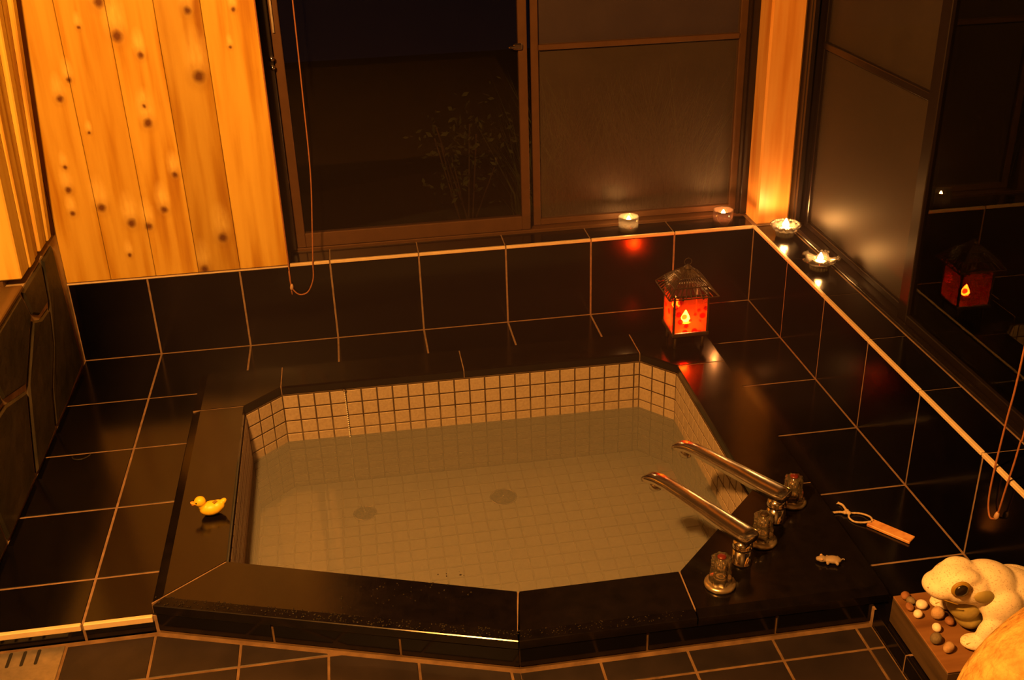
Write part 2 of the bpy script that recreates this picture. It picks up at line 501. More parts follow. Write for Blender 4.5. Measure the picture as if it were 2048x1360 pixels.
def frog_mat():
    k = NT('painted_frog'); p = k.pos()
    speck = k.math('GREATER_THAN', k.noise(230, k.mapping(p, (1, 1, 2.2)), 2), 0.615)
    c = k.mix(k.noise(18, p, 3), (0.78, 0.72, 0.58), (0.88, 0.83, 0.70))
    c = k.mix(k.math('MULTIPLY', speck, 0.5), c, (0.26, 0.18, 0.09))
    k.col(c); k.set(0.6); k.bump(k.noise(90, p, 4), 0.35, 0.002)
    return k.m
M['frog'] = frog_mat()
M['frog_olive'] = mottled('olive_paint', (0.30, 0.26, 0.08), (0.42, 0.36, 0.13), 30, 0.6)
M['boulder'] = mottled('ochre_boulder', (0.42, 0.22, 0.05), (0.86, 0.62, 0.22), 26, 0.75, 0.2, 1.0, 0.02, 0, 0, 24)
M['peb_white'] = mottled('white_pebble', (0.72, 0.66, 0.58), (0.86, 0.80, 0.72), 40, 0.5)
M['peb_tan'] = mottled('tan_pebble', (0.34, 0.22, 0.12), (0.52, 0.38, 0.24), 60, 0.6, 0.3, 0.5, 0.003)
M['peb_brown'] = mottled('brown_pebble', (0.20, 0.09, 0.045), (0.34, 0.17, 0.09), 60, 0.6, 0.3, 0.5, 0.003)
M['peb_grey'] = mottled('grey_pebble', (0.10, 0.085, 0.06), (0.20, 0.17, 0.12), 60, 0.6, 0.3, 0.5, 0.003)

# ================================================================== THE SETTING
ZF = -0.045          # wet floor
LEDGE = 0.288        # window ledge
XL, XR = -2.345, 0.0
XJ = [-0.2916 - 0.3 * k for k in range(7)]        # tile joints along x
YJ = [-0.313 - 0.3 * k for k in range(8)]         # tile joints along y
J = 0.006            # joint width
_tiles = {}
def tile_mesh(a, b, mat, t=0.008, bev=0.0012):
    """one tile lying flat: a x b, top at z = 0"""
    key = (round(a, 4), round(b, 4), mat.name, t)
    if key not in _tiles:
        bm = bmesh.new()
        add_prism(bm, [(-a / 2, -b / 2), (a / 2, -b / 2), (a / 2, b / 2), (-a / 2, b / 2)], -t, 0, bev)
        bmesh.ops.recalc_face_normals(bm, faces=bm.faces)
        me = bpy.data.meshes.new('tile'); bm.to_mesh(me); bm.free(); me.materials.append(mat)
        _tiles[key] = me
    return _tiles[key]

def flat_tile(name, parent, x0, x1, y0, y1, z, mat, j=J):
    a, b = x1 - x0 - j, y1 - y0 - j
    if a < 0.004 or b < 0.004: return
    return inst(name, tile_mesh(a, b, mat), parent, ((x0 + x1) / 2, (y0 + y1) / 2, z))
FACE_S = (PI / 2, 0, 0)          # faces the camera side (-y)
FACE_W = (PI / 2, 0, -PI / 2)    # faces -x
def wall_tile_s(name, parent, x0, x1, z0, z1, y, mat, j=J):
    a, b = x1 - x0 - j, z1 - z0 - j
    if a < 0.004 or b < 0.004: return
    return inst(name, tile_mesh(a, b, mat), parent, ((x0 + x1) / 2, y, (z0 + z1) / 2), FACE_S)
def wall_tile_w(name, parent, y0, y1, z0, z1, x, mat, j=J):
    a, b = y1 - y0 - j, z1 - z0 - j
    if a < 0.004 or b < 0.004: return
    return inst(name, tile_mesh(a, b, mat), parent, (x, (y0 + y1) / 2, (z0 + z1) / 2), FACE_W)
PROUD = 0.0012

# ---- wet floor in the foreground: 20 cm tiles on a grout bed
bm = bmesh.new()
add_prism(bm, [(-3.0, -4.3), (-0.302, -4.3), (-0.302, -1.655), (-1.118, -1.655), (-1.93, -1.383), (-3.0, -1.383)], ZF - 0.06, ZF)
floor = obj('floor', bm, M['floor_grout'])
tag(floor, 'brown stone tiled wet floor in the foreground', 'floor', kind='structure')
fx = [-0.341 - 0.199 * k for k in range(14)]
fy = [-1.337 - 0.199 * k for k in range(4)]
fxs = [-0.302] + fx
for i in range(len(fxs) - 1):
    for k in range(len(fy) - 1):
        x1, x0, y1, y0 = fxs[i], fxs[i + 1], fy[k], fy[k + 1]
        if x1 < -2.14 and k == 0: y1 = -1.386
        if x0 < -2.131 and x1 < -2.12 and k in (0,): continue
        # keep tiles clear of the slanted tub front; a tile that meets the front corner is cut in two
        poly = [(x0 + J / 2, y0 + J / 2), (x1 - J / 2, y0 + J / 2), (x1 - J / 2, y1 - J / 2), (x0 + J / 2, y1 - J / 2)]
        bm = bmesh.new()
        for hp in ([(-4, -6), (-1.1185, -6), (-1.1185, -1.668), (-1.93, -1.397), (-4, -1.397)], [(-1.1175, -6), (2, -6), (2, -1.668), (-1.1175, -1.668)]):
            cp = clip_poly(poly, hp)
            if len(cp) > 2 and max(p[1] for p in cp) - min(p[1] for p in cp) > 0.006 and max(p[0] for p in cp) - min(p[0] for p in cp) > 0.006:
                add_prism(bm, cp, ZF - 0.004, ZF + PROUD, 0.0012)
        if bm.faces: obj('floor_tile', bm, M['floor_tile'], floor)
        else: bm.free()

# ---- raised deck round the tub
deck = tag(empty('floor_deck'), 'raised black tiled deck around the tub', 'deck', kind='structure')
box('deck_bed', M['grout'], deck, XL, 0.0, -0.30, 0.0, ZF - 0.05, 0)
box('deck_bed', M['grout'], deck, XL, -1.90, -1.378, -0.30, ZF - 0.05, 0)
box('deck_bed', M['grout'], deck, -0.300, 0.0, -2.9, -0.30, ZF - 0.05, 0)
xs = [XR] + XJ + [XL]
for i in range(len(xs) - 1):
    flat_tile('deck_tile', deck, xs[i + 1], xs[i], YJ[0] if xs[i + 1] < -1.9 or xs[i + 1] > -0.3 else -0.300, 0, PROUD, M['tile_deck'])
ys = YJ[:4] + [-1.378]
for k in range(len(ys) - 1):
    flat_tile('deck_tile', deck, XL, XJ[6], ys[k + 1], ys[k], PROUD, M['tile_deck'])
    flat_tile('deck_tile', deck, XJ[6], -1.90, ys[k + 1], ys[k], PROUD, M['tile_deck'])
for k in range(7):
    flat_tile('deck_tile', deck, XJ[0] - 0.006, 0, YJ[k + 1], YJ[k], PROUD, M['tile_deck'])
# cream nosing and risers at the front of the left deck
box('edge_trim', M['trim_cream'], deck, XL, XJ[6] - 0.003, -1.387, -1.376, -0.012, 0.0045, 0.0015)
box('edge_trim', M['trim_cream'], deck, XJ[6] + 0.003, -1.934, -1.387, -1.376, -0.012, 0.0045, 0.0015)
wall_tile_s('riser_tile', deck, XL, XJ[6], ZF - 0.01, -0.012, -1.3795, M['tile_black'])
wall_tile_s('riser_tile', deck, XJ[6], -1.93, ZF - 0.01, -0.012, -1.3795, M['tile_black'])
for k in range(3, 7):
    wall_tile_w('riser_tile', deck, max(YJ[k + 1], -2.9), min(YJ[k], -1.662), ZF - 0.01, 0.003, -0.3012, M['tile_black'], 0.004)

# ---- low tiled wall and window ledge at the back
wb = tag(box('wall_back', M['grout'], None, XL - 0.3, 0.22, 0.0, 0.22, ZF - 0.1, LEDGE - 0.001), 'low black tiled wall and window ledge behind the tub', 'wall', kind='structure')
for i in range(len(xs) - 1):
    wall_tile_s('wall_tile', wb, xs[i + 1], xs[i], 0.0, LEDGE - 0.006, -PROUD, M['tile_black'])
ledge_x = [0.0] + XJ[:5] + [-1.626]
for i in range(len(ledge_x) - 1):
    flat_tile('ledge_tile', wb, ledge_x[i + 1], ledge_x[i], 0.004, 0.1135, LEDGE + PROUD, M['tile_black'], 0.004)
    box('edge_trim', M['trim_cream'], wb, ledge_x[i + 1] + 0.002, ledge_x[i] - 0.002, -0.006, 0.005, LEDGE - 0.006, LEDGE + 0.0045, 0.0015)
box('edge_trim', M['trim_cream'], wb, XL, -1.630, -0.0035, 0.004, LEDGE - 0.006, LEDGE - 0.002)

# ---- low tiled wall and window ledge on the right
wr = tag(box('wall_right', M['grout'], None, 0.0005, 0.22, -4.3, -0.0005, ZF - 0.1, LEDGE - 0.001), 'low black tiled wall and window ledge right of the tub', 'wall', kind='structure')
ysr = [0.0] + YJ[:7]
for k in range(len(ysr) - 1):
    wall_tile_w('wall_tile', wr, ysr[k + 1], ysr[k], 0.0, LEDGE - 0.006, -PROUD + 0.0005, M['tile_black'])
    flat_tile('ledge_tile', wr, 0.004, 0.1125, ysr[k + 1], ysr[k], LEDGE + PROUD, M['tile_black'], 0.004)
    box('edge_trim', M['trim_cream'], wr, -0.006, 0.005, ysr[k + 1] + 0.002, ysr[k] - 0.002, LEDGE - 0.006, LEDGE + 0.0045, 0.0015)

# ---- knotty cedar boards on the back wall
wp = tag(box('wall_back_panel', M['shell_wood'], None, -2.80, -1.640, 0.006, 0.075, LEDGE + 0.002, 3.1), 'knotty cedar board panel above the tiled back wall', 'wall panel', kind='structure')
seams = [-2.62, -2.475, XL, -2.205, -2.061, -1.923, -1.788, -1.626]
for a, b in zip(seams[:-1], seams[1:]):
    ks = [q for q in KNOTS if a - 0.02 < q[0] < b + 0.02]
    box('board', cedar(ks), wp, a + 0.0006, b - 0.0006, -0.002, 0.012, LEDGE + 0.001, 3.09, 0.0016)

# ---- left: slate half wall, wooden sill, timber lining standing on it
wl = tag(box('wall_left', M['mortar'], None, XL - 0.45, XL, -2.0, 0.0, ZF - 0.1, 0.462), 'dark slate half wall left of the deck', 'wall', kind='structure')
def slab_yz(name, poly, parent, x, t, mat):
    """irregular stone plate on the left wall, poly in (y, z)"""
    bm = bmesh.new()
    add_prism(bm, poly, 0, t, 0.006)
    for v in bm.verts:
        y, z, d = v.co
        v.co = Vector((x + d + (random.uniform(-0.0015, 0.0015) if d > t * 0.9 else 0), y, z))
    return obj(name, bm, mat, parent)
STONES = [
    [(-0.062, 0.02), (-0.092, 0.455), (-0.215, 0.455), (-0.24, 0.33), (-0.30, 0.22), (-0.41, 0.12), (-0.455, 0.015), (-0.30, 0.012)],
    [(-0.235, 0.457), (-0.46, 0.457), (-0.42, 0.37), (-0.36, 0.34), (-0.26, 0.335)],
    [(-0.315, 0.215), (-0.265, 0.318), (-0.36, 0.325), (-0.435, 0.355), (-0.47, 0.33), (-0.60, 0.235), (-0.66, 0.12), (-0.71, 0.012), (-0.475, 0.012), (-0.43, 0.12)],
    [(-0.48, 0.457), (-0.445, 0.375), (-0.485, 0.345), (-0.615, 0.245), (-0.80, 0.30), (-0.86, 0.457)],
    [(-0.63, 0.230), (-0.685, 0.12), (-0.735, 0.012), (-1.02, 0.012), (-1.05, 0.16), (-0.98, 0.30), (-0.81, 0.285)],
    [(-0.88, 0.457), (-0.82, 0.30), (-0.98, 0.318), (-1.12, 0.29), (-1.22, 0.457)],
    [(-1.04, 0.012), (-1.07, 0.16), (-1.00, 0.30), (-1.12, 0.275), (-1.34, 0.20), (-1.372, 0.012)],
]
for s in STONES:
    slab_yz('slate_slab', s, wl, XL - 0.004, 0.013, M['slate'])
box('sill', M['sill_wood'], wl, XL - 0.45, XL + 0.008, -2.0, -0.45, 0.462, 0.476, 0.003)
tl = tag(empty('wall_left_timber'), 'stepped timber boards standing on the slate half wall', 'wall panel', kind='structure')
# overlapping vertical boards, each a little further back and a little prouder; the lot leans out slightly
steps = [(-0.440, -0.352, 0.000), (-0.352, -0.292, 0.004), (-0.292, -0.232, -0.004), (-0.232, -0.186, 0.005), (-0.186, -0.128, -0.003), (-0.128, -0.085, 0.004)]
for k, (ya, yb, dx) in enumerate(steps):
    bm = bmesh.new()
    z0 = 0.477 + random.uniform(0, 0.012)
    add_box(bm, XL - 0.40, XL + 0.006 + dx, ya + 0.001, yb - 0.001, z0, 2.38, 0.004)
    for v in bm.verts:
        if v.co.x > XL - 0.2: v.co.x += 0.075 * (v.co.z - 0.48) * (0.35 + 0.65 * (k / 5))
    obj('timber_board', bm, M['timber'], tl)
box('timber_core', M['sill_wood'], tl, XL - 0.42, XL - 0.05, -0.43, -0.02, 0.463, 2.38)

# ---- corner post
post = tag(box('corner_post', M['post_wood'], None, 0.006, 0.128, 0.004, 0.122, LEDGE + 0.0015, 3.1, 0.007), 'square cedar post in the window corner', 'post', kind='structure')

# ---- windows
def sash_s(parent, x0, x1, z0, z1, y, mat, glass, st=0.028, bot=0.042, bars=(), d=0.026, glass_name='pane'):
    """sliding sash facing -y; stiles, rails, glazing bars and pane are its parts"""
    s = empty('sash', parent=parent)
    box('stile', mat, s, x0, x0 + st, y - d / 2, y + d / 2, z0, z1, 0.002)
    box('stile', mat, s, x1 - st, x1, y - d / 2, y + d / 2, z0, z1, 0.002)
    box('rail', mat, s, x0 + st, x1 - st, y - d / 2, y + d / 2, z0, z0 + bot, 0.002)
    box('rail', mat, s, x0 + st, x1 - st, y - d / 2, y + d / 2, z1 - 0.04, z1, 0.002)
    for z in bars: box('glazing_bar', mat, s, x0 + st, x1 - st, y - d / 2 - 0.004, y + d / 2 - 0.004, z - 0.009, z + 0.009, 0.002)
    box(glass_name, glass, s, x0 + st, x1 - st, y - 0.002, y + 0.002, z0 + bot, z1 - 0.04)
    return s
def sash_w(parent, y0, y1, z0, z1, x, mat, glass, st=0.035, bot=0.030, bars=(), d=0.026):
    s = empty('sash', parent=parent)
    box('stile', mat, s, x - d / 2, x + d / 2, y0, y0 + st, z0, z1, 0.002)
    box('stile', mat, s, x - d / 2, x + d / 2, y1 - st, y1, z0, z1, 0.002)
    box('rail', mat, s, x - d / 2, x + d / 2, y0 + st, y1 - st, z0, z0 + bot, 0.002)
    box('rail', mat, s, x - d / 2, x + d / 2, y0 + st, y1 - st, z1 - 0.04, z1, 0.002)
    for z in bars: box('glazing_bar', mat, s, x - d / 2 - 0.004, x + d / 2 - 0.004, y0 + st, y1 - st, z - 0.011, z + 0.011, 0.002)
    box('pane', glass, s, x - 0.002, x + 0.002, y0 + st, y1 - st, z0 + bot, z1 - 0.04)
    return s
ZT = 2.05
w1 = tag(empty('window_1'), 'sliding window behind the tub with brown aluminium frame', 'window', kind='structure')
box('sill_track', M['alu_brown'], w1, -1.64, 0.02, 0.116, 0.20, LEDGE - 0.002, LEDGE + 0.010, 0.002)
box('jamb', M['alu_dark'], w1, -1.640, -1.602, 0.100, 0.20, LEDGE + 0.010, ZT, 0.002)
box('jamb', M['alu_dark'], w1, -0.018, 0.006, 0.104, 0.20, LEDGE + 0.010, ZT, 0.002)
box('jamb_rib', M['alu_dark'], w1, -0.030, -0.022, 0.112, 0.125, LEDGE + 0.010, ZT)
box('head', M['alu_dark'], w1, -1.64, 0.006, 0.10, 0.20, ZT, ZT + 0.05)
sash_s(w1, -1.600, -0.783, LEDGE + 0.011, ZT, 0.132, M['alu_brown'], M['glass_garden'], 0.030, 0.050)
sash_s(w1, -0.766, -0.018, LEDGE + 0.011, ZT, 0.166, M['alu_brown'], M['glass_frost'], 0.026, 0.022, (0.925,))
# pull rail, roller and catch
box('pull_rail', M['steel'], w1, -1.594, -1.588, 0.108, 0.118, 1.03, 1.40)
rl = lathe('roller', [(0, -0.006), (0.007, -0.006), (0.009, -0.003), (0.009, 0.003), (0.007, 0.006), (0, 0.006)], M['chrome'], w1, 14, (-1.606, 0.094, 0.952))
lathe('roller', [(0, -0.006), (0.006, -0.006), (0.008, -0.003), (0.008, 0.003), (0.006, 0.006), (0, 0.006)], M['chrome'], w1, 14, (-1.606, 0.094, 0.925))
bm = bmesh.new(); add_box(bm, -0.830, -0.800, 0.106, 0.118, 0.930, 0.952, 0.004); add_box(bm, -0.846, -0.824, 0.100, 0.112, 0.936, 0.946, 0.003)
obj('catch', bm, M['chrome'], w1)
w2 = tag(empty('window_2'), 'sliding window on the right with dark aluminium frame', 'window', kind='structure')
box('sill_track', M['alu_dark'], w2, 0.116, 0.22, -4.3, 0.10, LEDGE - 0.002, LEDGE + 0.008, 0.002)
box('track_rib', M['alu_dark'], w2, 0.124, 0.128, -4.3, -0.02, LEDGE + 0.008, LEDGE + 0.016)
box('jamb', M['alu_dark'], w2, 0.129, 0.22, -0.030, 0.10, LEDGE + 0.008, ZT, 0.003)
box('jamb_rib', M['alu_dark'], w2, 0.131, 0.145, -0.046, -0.032, LEDGE + 0.008, ZT)
box('head', M['alu_dark'], w2, 0.116, 0.22, -4.3, 0.10, ZT, ZT + 0.05)
sash_w(w2, -0.800, -0.050, LEDGE + 0.008, ZT, 0.176, M['alu_dark'], M['glass_frost2'], 0.022, 0.020, (0.925,))
sash_w(w2, -1.75, -0.812, LEDGE + 0.008, ZT, 0.1445, M['alu_dark'], M['glass_clear'], 0.050, 0.030)
sash_w(w2, -2.70, -1.752, LEDGE + 0.008, ZT, 0.1445, M['alu_dark'], M['glass_clear'], 0.050, 0.030)

# ---- rest of the room shell, behind and above the camera
tag(box('ceiling', M['shell_wood'], None, -3.0, 0.25, -4.5, 0.3, 3.10, 3.20), 'board ceiling of the bathroom', 'ceiling', kind='structure')
tag(box('wall_front', M['shell_wood'], None, -3.0, 0.25, -4.4, -4.3, ZF, 3.10), 'wooden wall behind the viewer', 'wall', kind='structure')
tag(box('wall_left_upper', M['shell_wood'], None, -2.90, -2.78, -4.3, 0.1, 0.465, 3.10), 'wooden wall above the slate wall', 'wall', kind='structure')
tag(box('wall_left_lower', M['mortar'], None, -2.90, -2.78, -4.3, -2.0, ZF, 0.465), 'masonry wall left of the wet floor', 'wall', kind='structure')
tag(box('wall_right_lintel', M['shell_wood'], None, 0.10, 0.25, -4.3, 0.3, 2.10, 3.10), 'wooden lintel above the right window', 'wall', kind='structure')
tag(box('wall_back_lintel', M['shell_wood'], None, -1.64, 0.10, 0.10, 0.25, 2.10, 3.10), 'wooden lintel above the back window', 'wall', kind='structure')
tag(box('ground_outside', M['soil'], None, -5.0, 5.0, 0.26, 6.0, -0.40, -0.30), 'dark garden soil outside the windows', 'ground', kind='structure')

# garden grass beyond the back window
def blades(name, n, x0, x1, y0, y1, zb, hmin, hmax, seed):
    rnd = random.Random(seed)
    bm = bmesh.new()
    for i in range(n):
        x = rnd.uniform(x0, x1); y = rnd.uniform(y0, y1); h = rnd.uniform(hmin, hmax); a = rnd.uniform(0, 2 * PI)
        lx = rnd.uniform(-0.22, 0.22) * h; ly = rnd.uniform(-0.2, 0.2) * h; wd = rnd.uniform(0.002, 0.005)
        ux, uy = math.cos(a) * wd, math.sin(a) * wd
        lo = [bm.verts.new((x - ux, y - uy, zb)), bm.verts.new((x + ux, y + uy, zb))]
        mi = [bm.verts.new((x + lx * 0.35 - ux, y + ly * 0.35 - uy, zb + h * 0.6)), bm.verts.new((x + lx * 0.35 + ux, y + ly * 0.35 + uy, zb + h * 0.6))]
        tp = bm.verts.new((x + lx * 1.6, y + ly * 1.6, zb + h))
        bm.faces.new((lo[0], lo[1], mi[1], mi[0])); bm.faces.new((mi[0], mi[1], tp))
    return obj(name, bm, M['leaf'])
tag(blades('garden_grass', 700, -0.68, 0.1, 0.75, 1.2, -0.3, 0.5, 1.0, 3), 'thin grass growing outside the misted window', 'grass', kind='stuff')

# ================================================================== THE TUB
ZR, ZS = 0.040, 0.011           # rim top, underside of the rim slabs
IN = [(-1.777, -0.494), (-1.671, -0.395), (-0.516, -0.402), (-0.423, -0.508), (-0.430, -1.210), (-0.710, -1.494), (-1.094, -1.495), (-1.769, -1.255)]   # opening, clockwise from back left
OUT_L, OUT_R, OUT_B, OUT_F = -1.932, -0.264, -0.257, -1.655
tub = thing('bathtub', (-1.1, -0.95, ZF), 'sunken bath with beige mosaic lining and dark stone rim', 'bathtub')
tub_inv = Matrix.Translation((1.1, 0.95, -ZF))
class TubParent:
    pass
def under(o):
    """hang a world-placed mesh under the tub"""
    o.parent = tub; o.matrix_parent_inverse = tub_inv
    return o
def rim_slab(poly, soft):
    """poly ccw; soft = indices of edges on the outside that carry the broad worn chamfer"""
    n = len(poly)
    core = inset(poly, 0.0015)
    bm = bmesh.new()
    d = [0.024 if i in soft else 0.0015 for i in range(n)]
    e = [0.002 if i in soft else 0.0 for i in range(n)]
    rings = [(core, ZS), (core, ZR - 0.008), (inset(core, e), ZR - 0.0065), (inset(core, d), ZR)]
    V = [[bm.verts.new((x, y, z)) for x, y in p] for p, z in rings]
    bm.faces.new(V[0][::-1]); bm.faces.new(V[-1])
    for a, b in zip(V[:-1], V[1:]):
        for i in range(n):
            j = (i + 1) % n
            bm.faces.new((a[i], a[j], b[j], b[i]))
    bmesh.ops.remove_doubles(bm, verts=bm.verts, dist=1e-6)
    return under(obj('rim_slab', bm, M['rim']))
FL = (OUT_L, -1.383)
AP = (-1.118, OUT_F)
rim_slab([FL, IN[7], (IN[0][0], IN[0][1]), (OUT_L, -0.494)], (3,))
rim_slab([(OUT_L, -0.494), IN[0], IN[1], (-1.671, OUT_B), (OUT_L, OUT_B)], (4,))
rim_slab([(-1.671, OUT_B), IN[1], (-1.094, -0.3985), (-1.094, OUT_B)], ())
rim_slab([(-1.094, OUT_B), (-1.094, -0.3985), IN[2], (-0.516, OUT_B)], ())
rim_slab([(-0.516, OUT_B), IN[2], IN[3], (OUT_R, -0.508), (OUT_R, OUT_B)], ())
rim_slab([(OUT_R, -0.508), IN[3], IN[4], (OUT_R, -1.206)], ())
rim_slab([(OUT_R, -1.206), IN[4], IN[5], (-0.714, OUT_F), (OUT_R, OUT_F)], (3,))
rim_slab([(-0.714, OUT_F), IN[5], IN[6], AP], (3,))
rim_slab([AP, IN[6], IN[7], FL], (3,))
# grout showing in the slab joints
def joint(p, q):
    p, q = Vector(p), Vector(q); t = (q - p).normalized(); nn = Vector((-t.y, t.x)) * 0.0016
    a, b = p + t * 0.003, q - t * 0.003
    bm = bmesh.new(); add_prism(bm, [tuple(a - nn), tuple(b - nn), tuple(b + nn), tuple(a + nn)], ZS, ZR - 0.0010)
    return under(obj('rim_joint', bm, M['grout']))
for p, q in ((FL, IN[7]), ((OUT_L, -0.494), IN[0]), ((-1.671, OUT_B), IN[1]), ((-1.094, OUT_B), (-1.094, -0.3985)), ((-0.516, OUT_B), IN[2]),
             ((OUT_R, -0.508), IN[3]), ((OUT_R, -1.206), IN[4]), ((-0.714, OUT_F + 0.022), IN[5]), ((AP[0], AP[1] + 0.022), IN[6])):
    joint(p, q)
# black plinth under the rim, with riser tiles along the front
def ring_mesh(outer, inner, z0, z1, mat, name):
    bm = bmesh.new()
    n = len(outer)
    A = [bm.verts.new((*p, z0)) for p in outer]; B = [bm.verts.new((*p, z1)) for p in outer]
    C = [bm.verts.new((*p, z1)) for p in inner]; D = [bm.verts.new((*p, z0)) for p in inner]
    for i in range(n):
        j = (i + 1) % n
        bm.faces.new((A[i], A[j], B[j], B[i])); bm.faces.new((B[i], B[j], C[j], C[i])); bm.faces.new((C[i], C[j], D[j], D[i]))
    return under(obj(name, bm, mat))
OUTER8 = [(OUT_L + .004, -0.5), (OUT_L + .004, OUT_B - .004), (OUT_R - .004, OUT_B - .004), (OUT_R - .004, -0.5), (OUT_R - .004, -1.2), (OUT_R - .004, OUT_F + .006), (AP[0], OUT_F + .006), (FL[0] + .004, FL[1] + .006)]
ring_mesh(OUTER8, [(x, y) for x, y in IN], ZF - 0.05, ZS - 0.001, M['floor_grout'], 'plinth')
def riser(p, q, n0, mat=None):
    p, q = Vector(p), Vector(q); L = (q - p).length; t = (q - p) / L; phi = math.atan2(t.y, t.x)
    cuts = n0
    for a, b in zip(cuts[:-1], cuts[1:]):
        c = p + t * (a + b) / 2
        nn = Vector((t.y, -t.x))
        o = inst('riser_tile', tile_mesh(b - a - 0.005, ZS - ZF - 0.006, M['tile_black']), None, (c.x + nn.x * 0.002, c.y + nn.y * 0.002, (ZS + ZF) / 2), (PI / 2, 0, phi))
        under(o)
LD = (Vector(AP) - Vector(FL)).length
riser((FL[0] + .004, FL[1] + .006), (AP[0], AP[1] + .006), [0, 0.285, 0.585, LD])
riser((AP[0], AP[1] + .006), (OUT_R - .004, OUT_F + .006), [0, 0.29, 0.59, 0.85])
o = inst('riser_tile', tile_mesh(1.38 - 0.26 - 0.01, 0.010, M['tile_black']), None, (OUT_L + 0.002, -0.82, 0.006), (PI / 2, 0, -PI / 2)); under(o)

# mosaic lined basin
ZB = -0.490
ZW = -0.160
PX, PZ, JM = 0.0494, 0.0465, 0.0045
bm = bmesh.new()
n = len(IN)
top = [bm.verts.new((*p, ZS)) for p in IN]; bot = [bm.verts.new((*p, ZB)) for p in IN]
for i in range(n):
    j = (i + 1) % n
    bm.faces.new((top[i], top[j], bot[j], bot[i]))
under(obj('basin_bed', bm, M['mosaic_grout']))
bm = bmesh.new(); bm.faces.new([bm.verts.new((*p, ZB)) for p in IN])
under(obj('basin_floor_bed', bm, M['floor_bed']))
rest = bmesh.new(); rest_f = bmesh.new()
n_wall = 0
wall_specs = []
for i in (1, 2, 0, 3, 4, 5, 6, 7):
    p, q = Vector(IN[i]), Vector(IN[(i + 1) % n])
    L = (q - p).length; t = (q - p) / L
    nn = Vector((t.y, -t.x))             # clockwise polygon: inward
    phi = math.atan2(nn.x, -nn.y)
    rows = []
    z = ZS - 0.003
    while z > ZB + 0.01:
        z2 = max(z - PZ, ZB); rows.append((z2, z)); z = z2
    k = 0; cols = []
    a = 0.0
    while a < L - 0.008:
        b = min(a + PX, L); cols.append((a, b)); a = b
    for r, (z0, z1) in enumerate(rows):
        for a, b in cols:
            wall_specs.append((i, r, a, b, z0, z1, p, t, nn, phi))
def wall_rank(s):
    i, r = s[0], s[1]
    vis = 0 if i in (0, 1, 2, 3) else 2
    return (vis + (1 if r >= 4 and i != 1 else 0), r)
wall_specs.sort(key=wall_rank)
for s in wall_specs:
    i, r, a, b, z0, z1, p, t, nn, phi = s
    wa, wz = b - a - JM, z1 - z0 - JM
    if wa < 0.004 or wz < 0.004: continue
    c = p + t * (a + b) / 2 + nn * 0.0016
    loc = (c.x, c.y, (z0 + z1) / 2)
    if n_wall < 300 and i in (0, 1, 2, 3):
        under(inst('wall_mosaic_tile', tile_mesh(wa, wz, M['mosaic'], 0.003, 0.001), None, loc, (PI / 2, 0, phi)))
        n_wall += 1
    else:
        me = tile_mesh(wa, wz, M['mosaic'], 0.003, 0.001)
        k0 = len(rest.verts)
        rest.from_mesh(me)
        rest.verts.ensure_lookup_table()
        mt = Matrix.Translation(loc) @ Euler((PI / 2, 0, phi)).to_matrix().to_4x4()
        for v in rest.verts[k0:]: v.co = mt @ v.co
# floor of the basin
INC = IN[::-1]
cells = []
x = -0.43
while x > -1.80:
    y = -0.395
    while y > -1.52:
        poly = [(x - PX + JM / 2, y - PX + JM / 2), (x - JM / 2, y - PX + JM / 2), (x - JM / 2, y - JM / 2), (x - PX + JM / 2, y - JM / 2)]
        cp = clip_poly(poly, inset(INC, 0.004))
        if len(cp) > 2:
            ar = abs(sum(cp[i][0] * cp[(i + 1) % len(cp)][1] - cp[(i + 1) % len(cp)][0] * cp[i][1] for i in range(len(cp)))) / 2
            full = ar > (PX - JM) ** 2 * 0.99
            cells.append((full, x - PX / 2, y - PX / 2, cp, ar))
        y -= PX
    x -= PX
fl = sorted([c for c in cells if c[0]], key=lambda c: c[2])
# rows hidden behind the front rim cannot be seen; keep the nearest visible ones
seen = [c for c in fl if c[2] > -1.14]
chosen = {(c[1], c[2]) for c in seen[:300]}
fm = tile_mesh(PX - JM, PX - JM, M['mosaic_floor'], 0.003, 0.001)
for c in cells:
    if (c[1], c[2]) in chosen and c[0]:
        under(inst('floor_mosaic_tile', fm, None, (c[1], c[2], ZB + 0.0016)))
    elif c[4] > 2e-5:
        add_prism(rest_f, c[3], ZB - 0.001, ZB + 0.0016)
for nm, rb, mt in (('wall_mosaic_remainder', rest, M['mosaic']), ('floor_mosaic_remainder', rest_f, M['mosaic_floor'])):
    ro = obj(nm, rb, mt); ro['kind'] = 'stuff'; under(ro)

# round drain covers on the basin floor
def drain(x, y, r, name, label):
    d = under(lathe(name, [(0, 0.006), (r * 0.22, 0.006), (r * 0.3, 0.0045), (r * 0.85, 0.0045), (r, 0.001), (r, -0.002)], M['drain_metal'], None, 28, (x, y, ZB + 0.003)))
    lathe('drain_rim', [(r * 1.0, 0.0012), (r * 1.06, 0.0022), (r * 1.12, 0.0), (r * 1.06, -0.001)], M['chrome'], d, 28)
    d['label'] = label
    lathe('drain_knob', [(0, 0.011), (r * 0.12, 0.0105), (r * 0.16, 0.006)], M['chrome'], d, 14)
    for k in range(8):
        a = 2 * PI * k / 8
        bm = bmesh.new(); add_box(bm, r * 0.42, r * 0.78, -r * 0.06, r * 0.06, 0.0046, 0.0052)
        obj('drain_slot', bm, M['slot_black'], d, rot=(0, 0, a))
drain(-1.004, -0.578, 0.040, 'drain_cover', 'larger steel drain cover in the middle of the basin floor')
drain(-1.447, -0.582, 0.034, 'drain_cover', 'smaller steel plug cover below the bead chain')

